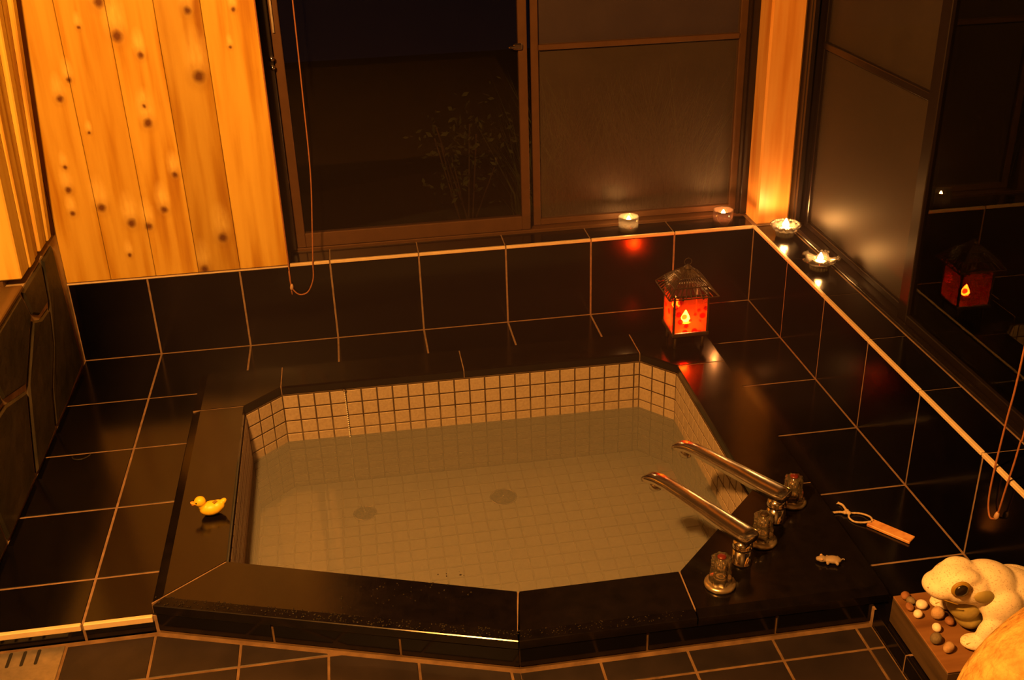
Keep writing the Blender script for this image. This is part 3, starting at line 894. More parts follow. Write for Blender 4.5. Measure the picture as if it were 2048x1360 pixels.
# water
bm = bmesh.new()
f = bm.faces.new([bm.verts.new((x, y, ZW)) for x, y in inset(INC, -0.0006)])
wat = obj('bath_water', bm, M['water'])
tag(wat, 'clear still hot water filling the mosaic bath', 'water', kind='stuff')
wat.cycles.is_caustics_caster = True
for o in COL.objects:
    if o.type == 'MESH' and o.name.split('.')[0] in ('wall_mosaic_tile', 'floor_mosaic_tile', 'wall_mosaic_remainder', 'floor_mosaic_remainder', 'basin_bed', 'basin_floor_bed', 'drain_cover', 'drain_knob'):
        o.cycles.is_caustics_receiver = True

# bead chain from the rim down to the plug
cb = bmesh.new()
path = [(-1.476, -0.4035, 0.012)]
zz = 0.012
pts = []
while zz > ZB + 0.03:
    pts.append((-1.476 - 0.002 * math.sin(zz * 9), -0.4055, zz)); zz -= 0.0072
e0 = Vector(pts[-1]); e1 = Vector((-1.447, -0.582, ZB + 0.014))
for k in range(1, 32):
    t = k / 31; pts.append(tuple(e0.lerp(e1, t) + Vector((0, 0, -0.012 * math.sin(PI * t)))))
for p in pts:
    bmesh.ops.create_icosphere(cb, subdivisions=1, radius=0.0027, matrix=Matrix.Translation(p))
ch = thing('plug_chain', (-1.476, -0.4055, 0.012), 'thin bead chain hanging down the back wall of the bath', 'chain')
for v in cb.verts: v.co -= Vector((-1.476, -0.4055, 0.012))
obj('bead_strand', cb, M['bead_metal'], ch, True)
lathe('chain_eyelet', [(0, 0.003), (0.005, 0.003), (0.006, 0), (0.005, -0.003), (0, -0.003)], M['chrome'], ch, 12)

# ================================================================== TAPS
def tap_handle(x, y, label, cap):
    h = thing('tap_handle', (x, y, ZR + 0.0005), label, 'tap handle', 'crystal tap handles on the bath rim')
    lathe('base_flange', [(0, 0), (0.036, 0), (0.037, 0.003), (0.036, 0.008), (0.031, 0.011), (0, 0.011)], M['brass_base'], h, 32)
    wob = lambda a, r, z: (r * (1 + (0.075 * math.cos(8 * a) if r > 0.012 else 0)), z)
    lathe('crystal_knob', [(0, 0.0115), (0.0265, 0.0115), (0.0265, 0.024), (0.0245, 0.046), (0.0225, 0.064), (0.0235, 0.073), (0.0195, 0.0785), (0.010, 0.079), (0, 0.079)], M['crystal'], h, 64, wob=wob)
    lathe('stem_core', [(0, 0.0125), (0.017, 0.0125), (0.0165, 0.036), (0.011, 0.040), (0.0155, 0.048), (0.0150, 0.055), (0.010, 0.063), (0.007, 0.066), (0.007, 0.074), (0, 0.074)], M['chrome'], h, 24)
    lathe('cap', [(0, 0.0835), (0.008, 0.083), (0.0105, 0.0797), (0.0105, 0.0793), (0, 0.0793)], M[cap], h, 20)
    return h
tap_handle(-0.633, -1.560, 'crystal tap handle nearest the front rim, standing clear of the spouts', 'red_cap')
tap_handle(-0.482, -1.424, 'crystal tap handle standing between the two chrome spouts', 'iron')
tap_handle(-0.350, -1.284, 'crystal tap handle behind the far spout, beside the right deck', 'red_cap')

def spout(x, y, ang, label):
    s = thing('bath_spout', (x, y, ZR + 0.0005), label, 'bath spout', 'chrome bath spouts', ang)
    lathe('column', [(0, 0), (0.0245, 0), (0.0245, 0.004), (0.0228, 0.006), (0.0228, 0.042), (0, 0.042)], M['chrome'], s, 32)
    lathe('collar', [(0, 0.042), (0.0240, 0.042), (0.0250, 0.045), (0.0240, 0.050), (0.0228, 0.052), (0.0228, 0.064), (0, 0.064)], M['chrome'], s, 32)
    # arm: a faceted bar, flat on top, rising a little then dipping at the mouth; +x is towards the basin
    bm = bmesh.new()
    secs = [(-0.026, 0.0225, 0.066, 0.088), (0.0, 0.0235, 0.062, 0.0885), (0.05, 0.0225, 0.066, 0.092), (0.12, 0.0205, 0.074, 0.098), (0.20, 0.0185, 0.083, 0.104),
            (0.26, 0.0175, 0.089, 0.108), (0.295, 0.0180, 0.089, 0.108), (0.325, 0.0175, 0.083, 0.102), (0.342, 0.0165, 0.078, 0.094)]
    rings = []
    for X, hw, z0, z1 in secs:
        hw *= 1.15; z1 += 0.003
        if X > 0: X *= 0.925; z0 -= X * 0.018; z1 -= X * 0.018
        zm = z0 + (z1 - z0) * 0.45
        prof = [(-hw * 0.62, z0), (hw * 0.62, z0), (hw * 0.98, zm), (hw, z1 - 0.003), (hw * 0.86, z1), (-hw * 0.86, z1), (-hw, z1 - 0.003), (-hw * 0.98, zm)]
        rings.append([bm.verts.new((X, yy, zz)) for yy, zz in prof])
    for a, b in zip(rings[:-1], rings[1:]):
        for k in range(8):
            bm.faces.new((a[k], a[(k + 1) % 8], b[(k + 1) % 8], b[k]))
    bm.faces.new(rings[0]); bm.faces.new(rings[-1])
    bmesh.ops.recalc_face_normals(bm, faces=bm.faces)
    bmesh.ops.bevel(bm, geom=[e for e in bm.edges], offset=0.0030, segments=3, affect='EDGES')
    obj('arm', bm, M['chrome_soft'], s, True)
    lathe('mouth', [(0, -0.016), (0.012, -0.016), (0.0155, -0.014), (0.0158, 0.010), (0, 0.010)], M['chrome_soft'], s, 24, (0.281, 0, 0.082))
    return s
spout(-0.557, -1.490, math.atan2(0.268, -0.162), 'front chrome bath spout, nearer one reaching over the water')
spout(-0.418, -1.346, math.atan2(0.258, -0.190), 'rear chrome bath spout, farther one reaching over the water')

# ================================================================== CANDLES
def flame_mesh(parent, loc, mat, h, r):
    return lathe('flame', [(0, 0), (r * 0.7, h * 0.08), (r, h * 0.28), (r * 0.8, h * 0.5), (r * 0.42, h * 0.75), (r * 0.15, h * 0.93), (0, h)], mat, parent, 14, loc)

def tealight(x, y, z, label, r=0.0225, mat='flame', scale=1.0, cup='cup'):
    t = thing('tealight_candle', (x, y, z), label, 'candle', 'burning tealights around the bath')
    lathe('candle_case', [(0, 0), (r, 0), (r, 0.013), (r - 0.0006, 0.013), (r - 0.0006, 0.001), (0, 0.001)], M[cup], t, 28)
    lathe('wax', [(0, 0.0012), (r - 0.0008, 0.0012), (r - 0.0008, 0.0105), (0.004, 0.0096), (0, 0.0096)], M['wax'], t, 28)
    tube('wick', [(0, 0, 0.0098), (0.0004, 0, 0.013), (0.001, 0, 0.0158)], 0.0007, M['wick'], t, 6)
    flame_mesh(t, (0.0006, 0, 0.0120), M[mat], 0.027 * scale, 0.0092 * scale)
    return t

def straight_cup(x, y, z, label, mat, ro=0.0355, h=0.052):
    c = thing('candle_cup', (x, y, z), label, 'candle cup', 'glass candle cups on the window ledge')
    w_ = 0.0028
    lathe('glass_body', [(0, 0), (ro - 0.003, 0), (ro - 0.0005, 0.004), (ro, h), (ro - w_ / 2, h + 0.0012), (ro - w_, h), (ro - w_ - 0.0005, 0.016), (0.018, 0.0145), (0, 0.0145)], M[mat], c, 40)
    lathe('glass_lip', [(ro - w_ - 0.0002, h + 0.0016), (ro - 0.001, h + 0.0034), (ro + 0.0004, h + 0.0016)], M['cup'], c, 40)
    return c

def flower_dish(x, y, z, label, petals, ro, h, flare, ph=0.0, mat='cup'):
    c = thing('candle_dish', (x, y, z), label, 'candle dish', 'glass candle dishes on the right ledge')
    def wob(a, r, zz):
        k = max(0.0, (r - 0.026) / (ro - 0.026))
        p = math.cos(petals * (a + ph))
        return r * (1 + flare * k * p), zz + 0.006 * k * p
    lathe('glass_body', [(0, 0), (0.026, 0), (0.029, 0.004), (0.029, h * 0.55), (ro * 0.9, h * 0.72), (ro, h), (ro - 0.003, h + 0.002), (ro * 0.82, h * 0.86), (0.0265, h * 0.68), (0.0255, 0.0195), (0, 0.019)], M[mat], c, 72, wob=wob)
    # facet ribs round the foot
    bm = bmesh.new()
    for k in range(18):
        a = 2 * PI * k / 18
        add_ell(bm, (0.0292 * math.cos(a), 0.0292 * math.sin(a), h * 0.30), (0.0032, 0.0032, h * 0.24), u=8, v=6)
    o_ = obj('foot_ribs', bm, M[mat], c, True); o_['kind'] = 'stuff'
    bm = bmesh.new()
    for k in range(petals):
        a = 2 * PI * k / petals - ph
        for q in (-0.18, 0.0, 0.18):
            rr = ro * (1 + flare) * (0.97 if q else 1.0)
            add_ell(bm, (rr * math.cos(a + q), rr * math.sin(a + q), h + 0.004), (0.005, 0.005, 0.005), u=10, v=7)
    o_ = obj('petal_beads', bm, M[mat], c, True); o_['kind'] = 'stuff'
    return c

ZL = LEDGE + PROUD
straight_cup(-0.444, 0.058, ZL, 'plain clear glass candle cup on the back ledge, left of the pinkish one', 'cup')
tealight(-0.444, 0.058, ZL + 0.0152, 'burning tealight inside the plain clear cup on the back ledge')
straight_cup(-0.102, 0.046, ZL, 'pinkish glass candle cup on the back ledge beside the cedar post', 'cup_red')
tealight(-0.102, 0.046, ZL + 0.0152, 'burning tealight inside the pinkish cup beside the cedar post')
flower_dish(0.066, -0.118, ZL, 'beaded round glass candle dish on the corner ledge below the cedar post', 12, 0.0465, 0.040, 0.05)
tealight(0.066, -0.118, ZL + 0.0205, 'burning tealight in the beaded dish below the cedar post', scale=1.25)
flower_dish(0.064, -0.418, ZL, 'star shaped glass candle dish on the right ledge, away from the post', 5, 0.049, 0.038, 0.20, 0.35)
tealight(0.064, -0.418, ZL + 0.0205, 'burning tealight in the star shaped dish on the right ledge')

# ================================================================== LANTERN on the back right corner of the rim
lan = thing('candle_lantern', (-0.350, -0.345, ZR + 0.0005), 'red glass candle lantern with openwork metal roof on the bath rim', 'lantern')
HB, Z0, Z1 = 0.056, 0.062, 0.180
for sx in (-1, 1):
    for sy in (-1, 1):
        lathe('foot', [(0, 0), (0.006, 0), (0.004, 0.02), (0.005, 0.045), (0, 0.046)], M['iron'], lan, 10, (sx * 0.046, sy * 0.046, 0))
        box('corner_post', M['iron'], lan, sx * HB - 0.0035, sx * HB + 0.0035, sy * HB - 0.0035, sy * HB + 0.0035, Z0 - 0.004, Z1 + 0.004, 0.001)
box('base_plate', M['iron'], lan, -HB - 0.006, HB + 0.006, -HB - 0.006, HB + 0.006, 0.0455, Z0 - 0.004, 0.002)
for a in range(4):
    g = empty('glass_panel', parent=lan); g.rotation_euler.z = a * PI / 2
    box('red_pane', M['red_glass'], g, -HB + 0.0037, HB - 0.0037, -HB - 0.001, -HB + 0.001, Z0 - 0.003, Z1 + 0.003)
    box('pane_rail', M['iron'], g, -HB + 0.0037, HB - 0.0037, -HB - 0.003, -HB + 0.003, Z1 + 0.0035, Z1 + 0.009)
    for q in (-0.032, 0.036):
        box('pane_clip', M['iron'], g, q, q + 0.005, -HB - 0.005, -HB - 0.0012, Z1 - 0.006, Z1 + 0.006)
# roof: four sloping grids of thin bars with a solid hip
RB, RH, RZ = 0.082, 0.082, Z1 + 0.010
for a in range(4):
    bm = bmesh.new()
    slope = Vector((0, RB, RH)); sl = slope.length
    N = 9
    def P(u, v):   # u across -1..1 of the eave, v 0..1 up to the ridge cap
        return Vector((u * RB * (1 - v * 0.86), -RB + v * RB * 0.86, RZ + v * RH * 0.86 + 0.012 * math.sin(v * PI) * 0.5))
    for k in range(N + 1):
        u = -1 + 2 * k / N
        add_tube(bm, [P(u, 0), P(max(-1, min(1, u * 0.5 + 0.5)), 1)], 0.0014, 4)
        add_tube(bm, [P(u, 0), P(max(-1, min(1, u * 0.5 - 0.5)), 1)], 0.0014, 4)
    for v in (0, 0.33, 0.66, 1.0):
        add_tube(bm, [P(-1, v), P(1, v)], 0.0022, 5)
    add_tube(bm, [P(-1, 0), P(-1, 0.5), P(-1, 1)], 0.003, 6)
    obj('roof_grid', bm, M['iron'], lan, rot=(0, 0, a * PI / 2))
lathe('roof_cap', [(0, 0.012), (0.004, 0.011), (0.006, 0.006), (0.013, 0.002), (0.015, -0.004), (0, -0.004)], M['iron'], lan, 16, (0, 0, RZ + RH * 0.86 + 0.004))
tube('ring_handle', [(0.012 * math.cos(t * PI / 8), 0, RZ + RH * 0.86 + 0.024 + 0.012 * math.sin(t * PI / 8)) for t in range(16)], 0.0013, M['iron'], lan, 6, True)
tealight(-0.350, -0.345, ZR + 0.0005 + Z0 - 0.0035, 'burning tealight inside the red lantern', r=0.021, mat='lantern_flame', scale=1.6)

# ================================================================== SMALL THINGS
# rubber duck on the left rim
dk = thing('rubber_duck', (-1.822, -1.050, ZR + 0.0006), 'yellow rubber duck on the left side of the bath rim', 'rubber duck', rz=math.radians(188))
dk.scale = (0.92, 0.92, 0.92)
bm = bmesh.new()
add_ell(bm, (0, 0, 0.021), (0.033, 0.023, 0.0205))
add_ell(bm, (-0.018, 0, 0.026), (0.020, 0.018, 0.016))
add_ell(bm, (-0.034, 0, 0.036), (0.012, 0.009, 0.008), (0, 0.7, 0))
add_ell(bm, (0.022, 0, 0.034), (0.013, 0.013, 0.012))
add_ell(bm, (0.027, 0, 0.049), (0.0165, 0.0155, 0.0155))
b = blend('duck_body', bm, M['duck'], dk, 0.0022, 5)
mz = min(v.co.z for v in b.data.vertices)
for v in b.data.vertices: v.co.z -= mz
bm = bmesh.new()
add_ell(bm, (0.045, 0, 0.047), (0.009, 0.0085, 0.0028), (0, -0.35, 0)); add_ell(bm, (0.044, 0, 0.0435), (0.0075, 0.007, 0.0022), (0, 0.15, 0))
blend('beak', bm, M['beak'], dk, 0.0012, 2)
for sy in (-1, 1):
    bm = bmesh.new(); add_ell(bm, (0.037, sy * 0.0115, 0.0515), (0.0022, 0.0016, 0.0024), u=10, v=8)
    obj('eye', bm, M['black'], dk, True)
bm = bmesh.new(); add_box(bm, -0.006, 0.006, -0.005, 0.005, -0.0012, 0.0012)
o = obj('back_print', bm, M['stamp'], dk, loc=(-0.012, 0.004, 0.0405), rot=(0, 0, 0.6)); o['label'] = 'small dark square printed on the back'

# wooden key tag with rope loop on the right deck
kt = thing('key_tag', (-0.138, -1.398, PROUD + 0.0003), 'wooden key tag with knotted rope loop on the right deck', 'key tag', rz=math.radians(-52))
bm = bmesh.new(); add_box(bm, -0.052, 0.062, -0.0155, 0.0155, 0, 0.008, 0.0015)
obj('wooden_tag', bm, M['tag_wood'], kt)
def rope(name, pts, r, parent, closed=False):
    path = smooth_path(pts, 7, closed)
    bm = bmesh.new()
    radii = [r * (1 + 0.10 * math.sin(i * 1.9)) for i in range(len(path))]
    add_tube(bm, path, r, 8, closed, radii, 0.5)
    return obj(name, bm, M['rope'], parent, True)
rope('rope_loop', [(-0.046, 0.004, 0.0105), (-0.060, 0.020, 0.006), (-0.082, 0.023, 0.003), (-0.100, 0.012, 0.003), (-0.106, 0.0, 0.004), (-0.100, -0.014, 0.003), (-0.082, -0.021, 0.003), (-0.062, -0.014, 0.006), (-0.046, -0.002, 0.0105)], 0.0027, kt)
bm = bmesh.new()
for c, r in (((-0.110, 0.0, 0.006), (0.008, 0.006, 0.0055)), ((-0.117, 0.005, 0.006), (0.006, 0.006, 0.005)), ((-0.117, -0.005, 0.006), (0.006, 0.005, 0.005))): add_ell(bm, c, r)
blend('rope_knot', bm, M['rope'], kt, 0.0014, 1)
rope('rope_tail', [(-0.115, 0.004, 0.005), (-0.128, 0.016, 0.004), (-0.138, 0.024, 0.0035), (-0.147, 0.026, 0.003)], 0.0033, kt)
rope('rope_tail', [(-0.115, -0.004, 0.005), (-0.128, -0.008, 0.004), (-0.139, -0.020, 0.0035), (-0.146, -0.026, 0.003)], 0.0033, kt)
bm = bmesh.new()
for k in range(9):
    a = 0.5 + 0.12 * k
    add_tube(bm, [(-0.145, 0.026, 0.003), (-0.152 - 0.004 * random.random(), 0.020 + 0.0016 * k, 0.002 + 0.0005 * random.random())], 0.0007, 4)
    add_tube(bm, [(-0.144, -0.025, 0.003), (-0.149 - 0.003 * random.random(), -0.034 + 0.0012 * k, 0.002)], 0.0007, 4)
obj('rope_fray', bm, M['rope'], kt)

# little animal charm lying on the rim
cm = thing('animal_charm', (-0.354, -1.530, ZR + 0.0006), 'small grey toy animal lying on the rim beside the taps', 'toy', rz=math.radians(-18))
bm = bmesh.new()
add_ell(bm, (0.006, 0, 0.008), (0.021, 0.0125, 0.008)); add_ell(bm, (-0.018, 0, 0.008), (0.011, 0.010, 0.0075))
add_ell(bm, (-0.027, 0.001, 0.007), (0.006, 0.007, 0.005))
for x, y in ((-0.006, -0.012), (0.016, -0.012), (0.018, 0.011), (-0.006, 0.011)): add_ell(bm, (x, y, 0.006), (0.004, 0.005, 0.005))
b = blend('charm_body', bm, M['charm'], cm, 0.0016, 3)
mz = min(v.co.z for v in b.data.vertices)
for v in b.data.vertices: v.co.z -= mz
for sy in (-1, 1):
    bm = bmesh.new(); add_ell(bm, (-0.020, sy * 0.0085, 0.012), (0.0035, 0.003, 0.0035), u=10, v=8); obj('ear', bm, M['peb_tan'], cm, True)
tube('tail', smooth_path([(0.025, 0, 0.009), (0.030, 0.003, 0.010), (0.033, 0.001, 0.009)], 4), 0.0015, M['charm'], cm, 6)

# wooden block with frog and pebbles
ZK = 0.072
bk = thing('wooden_block', (-0.14, -1.87, PROUD + 0.0003), 'brown wooden block carrying the frog on the right deck', 'wood block')
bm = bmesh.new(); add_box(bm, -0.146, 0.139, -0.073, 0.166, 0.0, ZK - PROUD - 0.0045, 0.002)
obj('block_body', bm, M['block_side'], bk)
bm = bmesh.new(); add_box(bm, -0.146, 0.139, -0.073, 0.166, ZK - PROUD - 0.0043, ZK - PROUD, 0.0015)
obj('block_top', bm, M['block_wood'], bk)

fr = thing('frog_figure', (-0.13, -1.83, ZK + 0.0008), 'white speckled frog figure crouching on the wooden block', 'frog figure')
def W(x, y, z): return (x + 0.13, y + 1.83, z - ZK)
bm = bmesh.new()
# head: wedge from snout to the back of the skull
add_ell(bm, W(-0.222, -1.822, 0.196), (0.052, 0.050, 0.042), (0, 0.20, 0), 28, 18)
add_ell(bm, W(-0.258, -1.824, 0.194), (0.036, 0.038, 0.026), (0, 0.15, 0), 24, 16)
add_ell(bm, W(-0.279, -1.822, 0.196), (0.016, 0.024, 0.017), (0, 0, 0), 20, 12)
# brow bumps
add_ell(bm, W(-0.218, -1.842, 0.222), (0.034, 0.022, 0.016), (0, 0.1, 0)); add_ell(bm, W(-0.214, -1.804, 0.224), (0.034, 0.022, 0.016), (0, 0.1, 0)); add_ell(bm, W(-0.196, -1.822, 0.190), (0.050, 0.054, 0.040), (0, 0.2, 0))
# trunk arching back to the rump
add_ell(bm, W(-0.150, -1.820, 0.172), (0.070, 0.056, 0.056), (0, 0.30, 0), 28, 18)
add_ell(bm, W(-0.085, -1.820, 0.135), (0.085, 0.066, 0.060), (0, 0.55, 0), 28, 18)
add_ell(bm, W(-0.025, -1.820, 0.105), (0.060, 0.062, 0.036), (0, 0.5, 0), 24, 16)
# front limbs: shoulder, forearm, foot
for sy in (-1, 1):
    yc = -1.82 + sy * 0.058
    add_ell(bm, W(-0.138, yc - (-0.008 if sy < 0 else 0.008), 0.150), (0.044, 0.028, 0.046), (0, -0.35, 0))
    add_ell(bm, W(-0.165, yc + sy * 0.006, 0.112), (0.027, 0.020, 0.038), (0, 0.65, 0))
    add_ell(bm, W(-0.195, yc + sy * 0.006, 0.0845), (0.034, 0.024, 0.0135), (0, 0.1, 0))
    # folded thigh
    add_ell(bm, W(-0.035, yc + sy * 0.018, 0.108), (0.070, 0.024, 0.040), (0, 0.35, 0))
body = blend('frog_body', bm, M['frog'], fr, 0.0042, 5)
mz = min(v.co.z for v in body.data.vertices)
for v in body.data.vertices:
    if v.co.z < 0.0: v.co.z = max(v.co.z, 0.0002)
# olive chest and cheek hollow
bm = bmesh.new()
add_ell(bm, W(-0.196, -1.822, 0.142), (0.034, 0.042, 0.040), (0, 0.3, 0)); add_ell(bm, W(-0.180, -1.822, 0.105), (0.030, 0.036, 0.030))
c_ = blend('olive_chest', bm, M['frog_olive'], fr, 0.004, 4); c_['label'] = 'olive green chest under the jaw'
bm = bmesh.new(); add_ell(bm, W(-0.184, -1.866, 0.188), (0.030, 0.013, 0.016), (0, 0.35, 0.1))
o = obj('olive_cheek', bm, M['frog_olive'], fr, True); o['label'] = 'olive hollow behind the eye'
for sy in (-1, 1):
    ey = -1.822 + sy * (0.0475 if sy < 0 else 0.029)
    bm = bmesh.new(); add_ell(bm, W(-0.240, ey - sy * 0.0015, 0.2155 if sy < 0 else 0.208), (0.0205, 0.007, 0.0195), (0, 0, sy * 0.12))
    o = obj('eye_socket', bm, M['stamp'], fr, True)
    bm = bmesh.new(); add_ell(bm, W(-0.241, ey + sy * 0.0025, 0.2155 if sy < 0 else 0.208), (0.0145, 0.0072, 0.0145))
    obj('eyeball', bm, M['black'], fr, True)
    # mouth line along the jaw
    tube('mouth_line', smooth_path([W(-0.2915, -1.822 + sy * 0.006, 0.190), W(-0.280, -1.822 + sy * 0.023, 0.186), W(-0.262, -1.822 + sy * 0.0345, 0.181), W(-0.238, -1.822 + sy * 0.0435, 0.174)], 5), 0.0012, M['stamp'], fr, 6)
    for k in range(3):
        tube('toe_line', [W(-0.222 + 0.002 * k, -1.82 + sy * 0.064 + (k - 1) * 0.011, 0.0925), W(-0.200, -1.82 + sy * 0.064 + (k - 1) * 0.010, 0.0955)], 0.0014, M['frog_olive'], fr, 6)
bm = bmesh.new(); add_ell(bm, W(-0.290, -1.834, 0.2005), (0.002, 0.002, 0.002)); obj('nostril', bm, M['peb_brown'], fr, True)
bm = bmesh.new(); add_ell(bm, W(-0.279, -1.8435, 0.201), (0.003, 0.002, 0.002)); obj('nostril', bm, M['peb_brown'], fr, True)

def pebble(x, y, rx, ry, rz, mat, label, seed):
    rnd = random.Random(seed)
    bm = bmesh.new()
    bmesh.ops.create_icosphere(bm, subdivisions=3, radius=1.0)
    ax = [Vector((rnd.gauss(0, 1), rnd.gauss(0, 1), rnd.gauss(0, 1))).normalized() for _ in range(7)]
    am = [rnd.uniform(-0.16, 0.16) for _ in ax]
    for v in bm.verts:
        n_ = v.co.normalized(); s_ = 1 + sum(a * max(0, n_.dot(x_)) ** 2 for x_, a in zip(ax, am))
        v.co = Vector((n_.x * rx * s_, n_.y * ry * s_, n_.z * rz * s_))
    mz = min(v.co.z for v in bm.verts)
    for v in bm.verts: v.co.z -= mz
    o = obj('pebble', bm, M[mat], None, True, (x, y, ZK + 0.0006), (0, 0, rnd.uniform(0, 6)))
    return tag(o, label, 'pebble', 'pebbles in front of the frog')
pebble(-0.244, -1.752, 0.0125, 0.0125, 0.011, 'peb_white', 'largest white pebble on the block, touching the grey stone', 1)
pebble(-0.266, -1.778, 0.010, 0.010, 0.009, 'peb_white', 'small white pebble nearest the block edge', 2)
pebble(-0.248, -1.826, 0.010, 0.010, 0.009, 'peb_white', 'lone white pebble in front of the frog foot', 3)
pebble(-0.264, -1.718, 0.012, 0.009, 0.007, 'peb_brown', 'reddish brown flat pebble at the back corner of the block', 4)
pebble(-0.262, -1.736, 0.011, 0.010, 0.009, 'peb_grey', 'dark grey pebble beside the largest white one', 5)
pebble(-0.272, -1.752, 0.013, 0.009, 0.006, 'peb_brown', 'flat brown pebble at the edge beside the dark grey one', 6)
pebble(-0.228, -1.790, 0.015, 0.013, 0.015, 'peb_tan', 'knobbly tan stone under the frog chin', 7)
pebble(-0.212, -1.812, 0.011, 0.010, 0.009, 'peb_brown', 'brown pebble between the tan stone and the frog foot', 8)
pebble(-0.268, -1.858, 0.014, 0.012, 0.012, 'peb_grey', 'greenish grey rough stone below the lone white pebble', 9)
pebble(-0.255, -1.888, 0.016, 0.011, 0.009, 'peb_tan', 'flat tan pebble beside the frog foot, nearest the boulder', 10)

# ochre boulder in the near right corner
bm = bmesh.new()
bmesh.ops.create_icosphere(bm, subdivisions=5, radius=1.0)
rnd = random.Random(5)
ax = [Vector((rnd.gauss(0, 1), rnd.gauss(0, 1), rnd.gauss(0, 1))).normalized() for _ in range(14)]
am = [rnd.uniform(-0.10, 0.10) for _ in ax]
for v in bm.verts:
    n_ = v.co.normalized(); s_ = 1 + 0.5 * sum(a * max(0, n_.dot(x_)) ** 3 for x_, a in zip(ax, am))
    v.co = Vector((n_.x * 0.26 * s_, n_.y * 0.148 * s_, n_.z * 0.16 * s_ + n_.x * 0.26 * 0.4 + 0.21))
    if v.co.x > 0.095: v.co.x = 0.095 + (v.co.x - 0.095) * 0.02      # flat side against the tiled wall
    if v.co.z < 0.12: v.co.z = max(0.0, 0.12 - (0.12 - v.co.z) * 1.35)
bo = obj('boulder', bm, M['boulder'], None, True, (-0.11, -2.10, PROUD + 0.0005))
tag(bo, 'rough ochre boulder in the near right corner', 'boulder')

# blind cords
def blind_cord(name, label, pts, bead, bead_rot):
    t = thing(name, bead, label, 'cord')
    q = [tuple(Vector(p) - Vector(bead)) for p in pts]
    tube('cord_strand', smooth_path(q, 8), 0.0023, M['cord'], t, 8)
    lathe('cord_bead', [(0, -0.012), (0.004, -0.010), (0.0062, -0.004), (0.0055, 0.004), (0.003, 0.011), (0, 0.012)], M['bead'], t, 14).rotation_euler = bead_rot
    return t
blind_cord('blind_cord', 'thin orange blind cord looping down over the back tiles beside the cedar boards',
           [(-1.512, -0.016, 2.06), (-1.514, -0.015, 1.40), (-1.516, -0.014, 1.10), (-1.518, -0.013, 0.85), (-1.522, -0.012, 0.60), (-1.538, -0.012, 0.40), (-1.548, -0.012, 0.29), (-1.553, -0.012, 0.235), (-1.575, -0.012, 0.190), (-1.603, -0.012, 0.182), (-1.622, -0.012, 0.200), (-1.629, -0.012, 0.222), (-1.630, -0.011, 0.27), (-1.6285, -0.011, 0.33), (-1.6285, -0.010, 2.06)],
           (-1.627, -0.012, 0.212), (0, 0.15, 0))
blind_cord('blind_cord', 'thin orange blind cord looping down over the right wall tiles at the frame edge',
           [(-0.012, -1.600, 2.06), (-0.012, -1.598, 0.90), (-0.012, -1.595, 0.55), (-0.011, -1.585, 0.42), (-0.011, -1.578, 0.28), (-0.011, -1.580, 0.205), (-0.011, -1.594, 0.172), (-0.011, -1.610, 0.175), (-0.011, -1.620, 0.192), (-0.012, -1.632, 0.28), (-0.012, -1.645, 0.39), (-0.012, -1.655, 0.60), (-0.012, -1.660, 2.06)],
           (-0.011, -1.619, 0.190), (0.15, 0, 0))

# steel drain plate in the wet floor
dp = thing('floor_drain', (-2.26, -1.47, ZF + PROUD + 0.0012), 'slotted steel drain plate set in the wet floor', 'floor drain')
bm = bmesh.new(); add_box(bm, -0.13, 0.125, -0.30, 0.075, -0.003, 0.0012, 0.0008)
obj('drain_plate', bm, M['steel'], dp)
for k in range(6):
    bm = bmesh.new()
    bx = 0.070 - 0.031 * k
    poly = [(bx + 0.004 * math.cos(a * PI / 8), (0.0205 if 0 <= a <= 8 else -0.0205) + 0.048 + 0.004 * math.sin(a * PI / 8)) for a in range(16)]
    add_prism(bm, poly, 0.0010, 0.0017)
    obj('drain_slot', bm, M['slot_black'], dp)

# splashes of water left on the stone
def droplets(name, label, spots, seed):
    rnd = random.Random(seed); bm = bmesh.new()
    for x, y, z, r in spots:
        m = Matrix.Translation((x, y, z)) @ Matrix.Diagonal((r, r * rnd.uniform(0.7, 1.3), r * 0.35, 1))
        bmesh.ops.create_icosphere(bm, subdivisions=1, radius=1.0, matrix=m)
    o = obj(name, bm, M['droplet'], None, True)
    return tag(o, label, 'water drops', kind='stuff')
k = NT('water_droplet'); k.set(0.03, 0, 0.6); k.col((0.02, 0.018, 0.016)); M['droplet'] = k.m
rnd = random.Random(11)
spots = []
fl_, ap_ = Vector(FL), Vector(AP)
tdir = (ap_ - fl_).normalized(); ndir = Vector((-tdir.y, tdir.x))
for i in range(340):
    s_ = rnd.random() * (ap_ - fl_).length; d_ = rnd.uniform(0.006, 0.028)
    p = fl_ + tdir * s_ + ndir * d_
    z_ = ZR - max(0.0, 0.0255 - d_) * 0.27
    spots.append((p.x, p.y, z_ + 0.0002, rnd.uniform(0.0012, 0.0032)))
for i in range(120):
    x_ = rnd.uniform(AP[0], -0.74); d_ = rnd.uniform(0.006, 0.028)
    spots.append((x_, OUT_F + d_, ZR - max(0.0, 0.0255 - d_) * 0.27 + 0.0002, rnd.uniform(0.001, 0.0026)))
for i in range(60):
    spots.append((rnd.uniform(-1.5, -1.2), rnd.uniform(-1.50, -1.40), ZR + 0.0002, rnd.uniform(0.001, 0.0035)))
droplets('water_droplets', 'fine water droplets beaded along the front edge of the bath rim', spots, 2)
pd = tube('water_trail', smooth_path([(-2.262, -0.628, PROUD + 0.001), (-2.256, -0.640, PROUD + 0.001), (-2.240, -0.646, PROUD + 0.001), (-2.222, -0.640, PROUD + 0.001), (-2.210, -0.624, PROUD + 0.001)], 5), 0.0022, M['droplet'], None, 8)
tag(pd, 'curved trail of spilt water on the left deck', 'water drops')

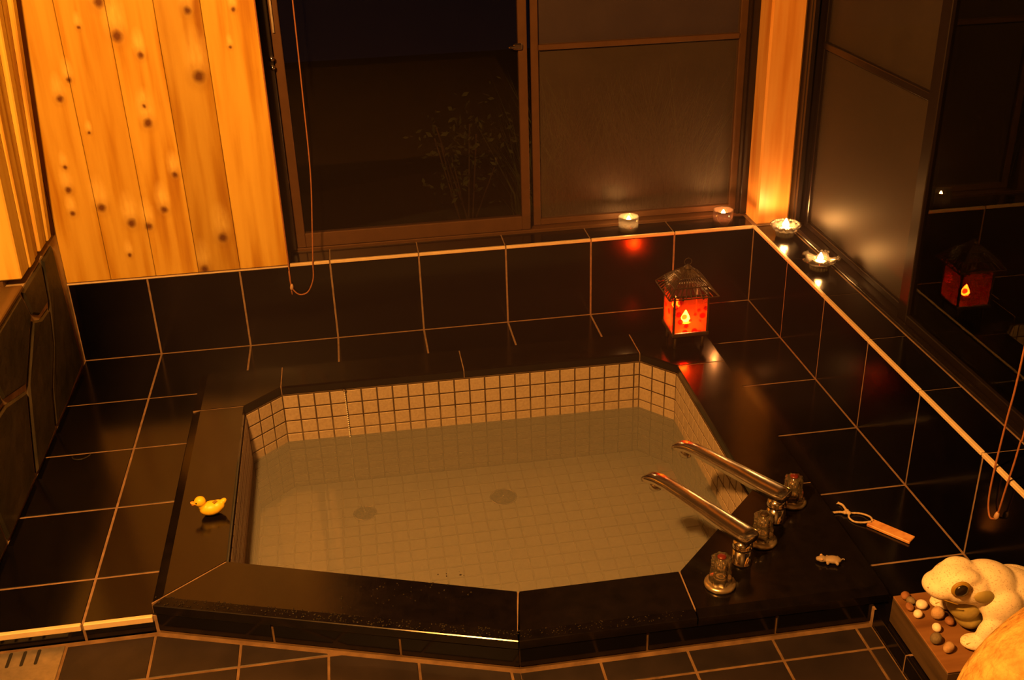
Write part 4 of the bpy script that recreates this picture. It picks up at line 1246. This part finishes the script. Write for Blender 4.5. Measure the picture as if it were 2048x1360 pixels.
# shrub in the dark garden
rnd = random.Random(21)
sh = thing('garden_shrub', (-0.96, 0.50, -0.30), 'leafy shrub outside, faint through the dark left pane', 'shrub')
bm = bmesh.new()
for i in range(260):
    a = rnd.gauss(0, 0.09); b = rnd.gauss(0, 0.07); c = rnd.gauss(0, 0.10) + 0.78
    L_ = rnd.uniform(0.018, 0.040); d1 = Vector((rnd.gauss(0, 1), rnd.gauss(0, 1), rnd.gauss(0, 0.6))).normalized(); d2 = d1.cross(Vector((rnd.gauss(0, 1), rnd.gauss(0, 1), rnd.gauss(0, 1)))).normalized()
    p = Vector((a, b, c))
    vs = [bm.verts.new(p), bm.verts.new(p + d1 * L_ * 0.5 + d2 * L_ * 0.22), bm.verts.new(p + d1 * L_), bm.verts.new(p + d1 * L_ * 0.5 - d2 * L_ * 0.22)]
    bm.faces.new(vs)
o = obj('leaf_mass', bm, M['leaf'], sh); o['kind'] = 'stuff'
bm = bmesh.new()
for i in range(7):
    add_tube(bm, [(0, 0, 0), (rnd.uniform(-0.03, 0.03), rnd.uniform(-0.03, 0.03), 0.4), (rnd.uniform(-0.12, 0.12), rnd.uniform(-0.08, 0.08), rnd.uniform(0.7, 0.9))], 0.003, 5)
obj('shrub_stem', bm, M['iron'], sh)

# ================================================================== STEAM rising off the bath
k = NT('bath_steam'); k.N.remove(k.b)
vs = k.n('ShaderNodeVolumeScatter'); vs.inputs['Color'].default_value = (1, 0.76, 0.9, 1); vs.inputs['Anisotropy'].default_value = 0.25
sp = k.n('ShaderNodeSeparateXYZ'); k.put(k.pos(), sp.inputs[0])
mr = k.n('ShaderNodeMapRange', interpolation_type='SMOOTHSTEP'); k.put(sp.outputs[2], mr.inputs[0])
for q, val in ((1, 0.30), (2, 1.25), (3, 0.050), (4, 0.0)): mr.inputs[q].default_value = val    # thins out with height
k.put(mr.outputs[0], vs.inputs['Density'])
k.put(vs.outputs[0], k.out.inputs['Volume'])
bm = bmesh.new(); add_box(bm, -1.95, -0.02, -1.50, -0.03, 0.20, 1.30)
bmesh.ops.bevel(bm, geom=list(bm.edges), offset=0.20, segments=3, affect='EDGES')
st = obj('bath_steam', bm, k.m)
tag(st, 'thin warm steam hanging above the bath', 'steam', kind='stuff')
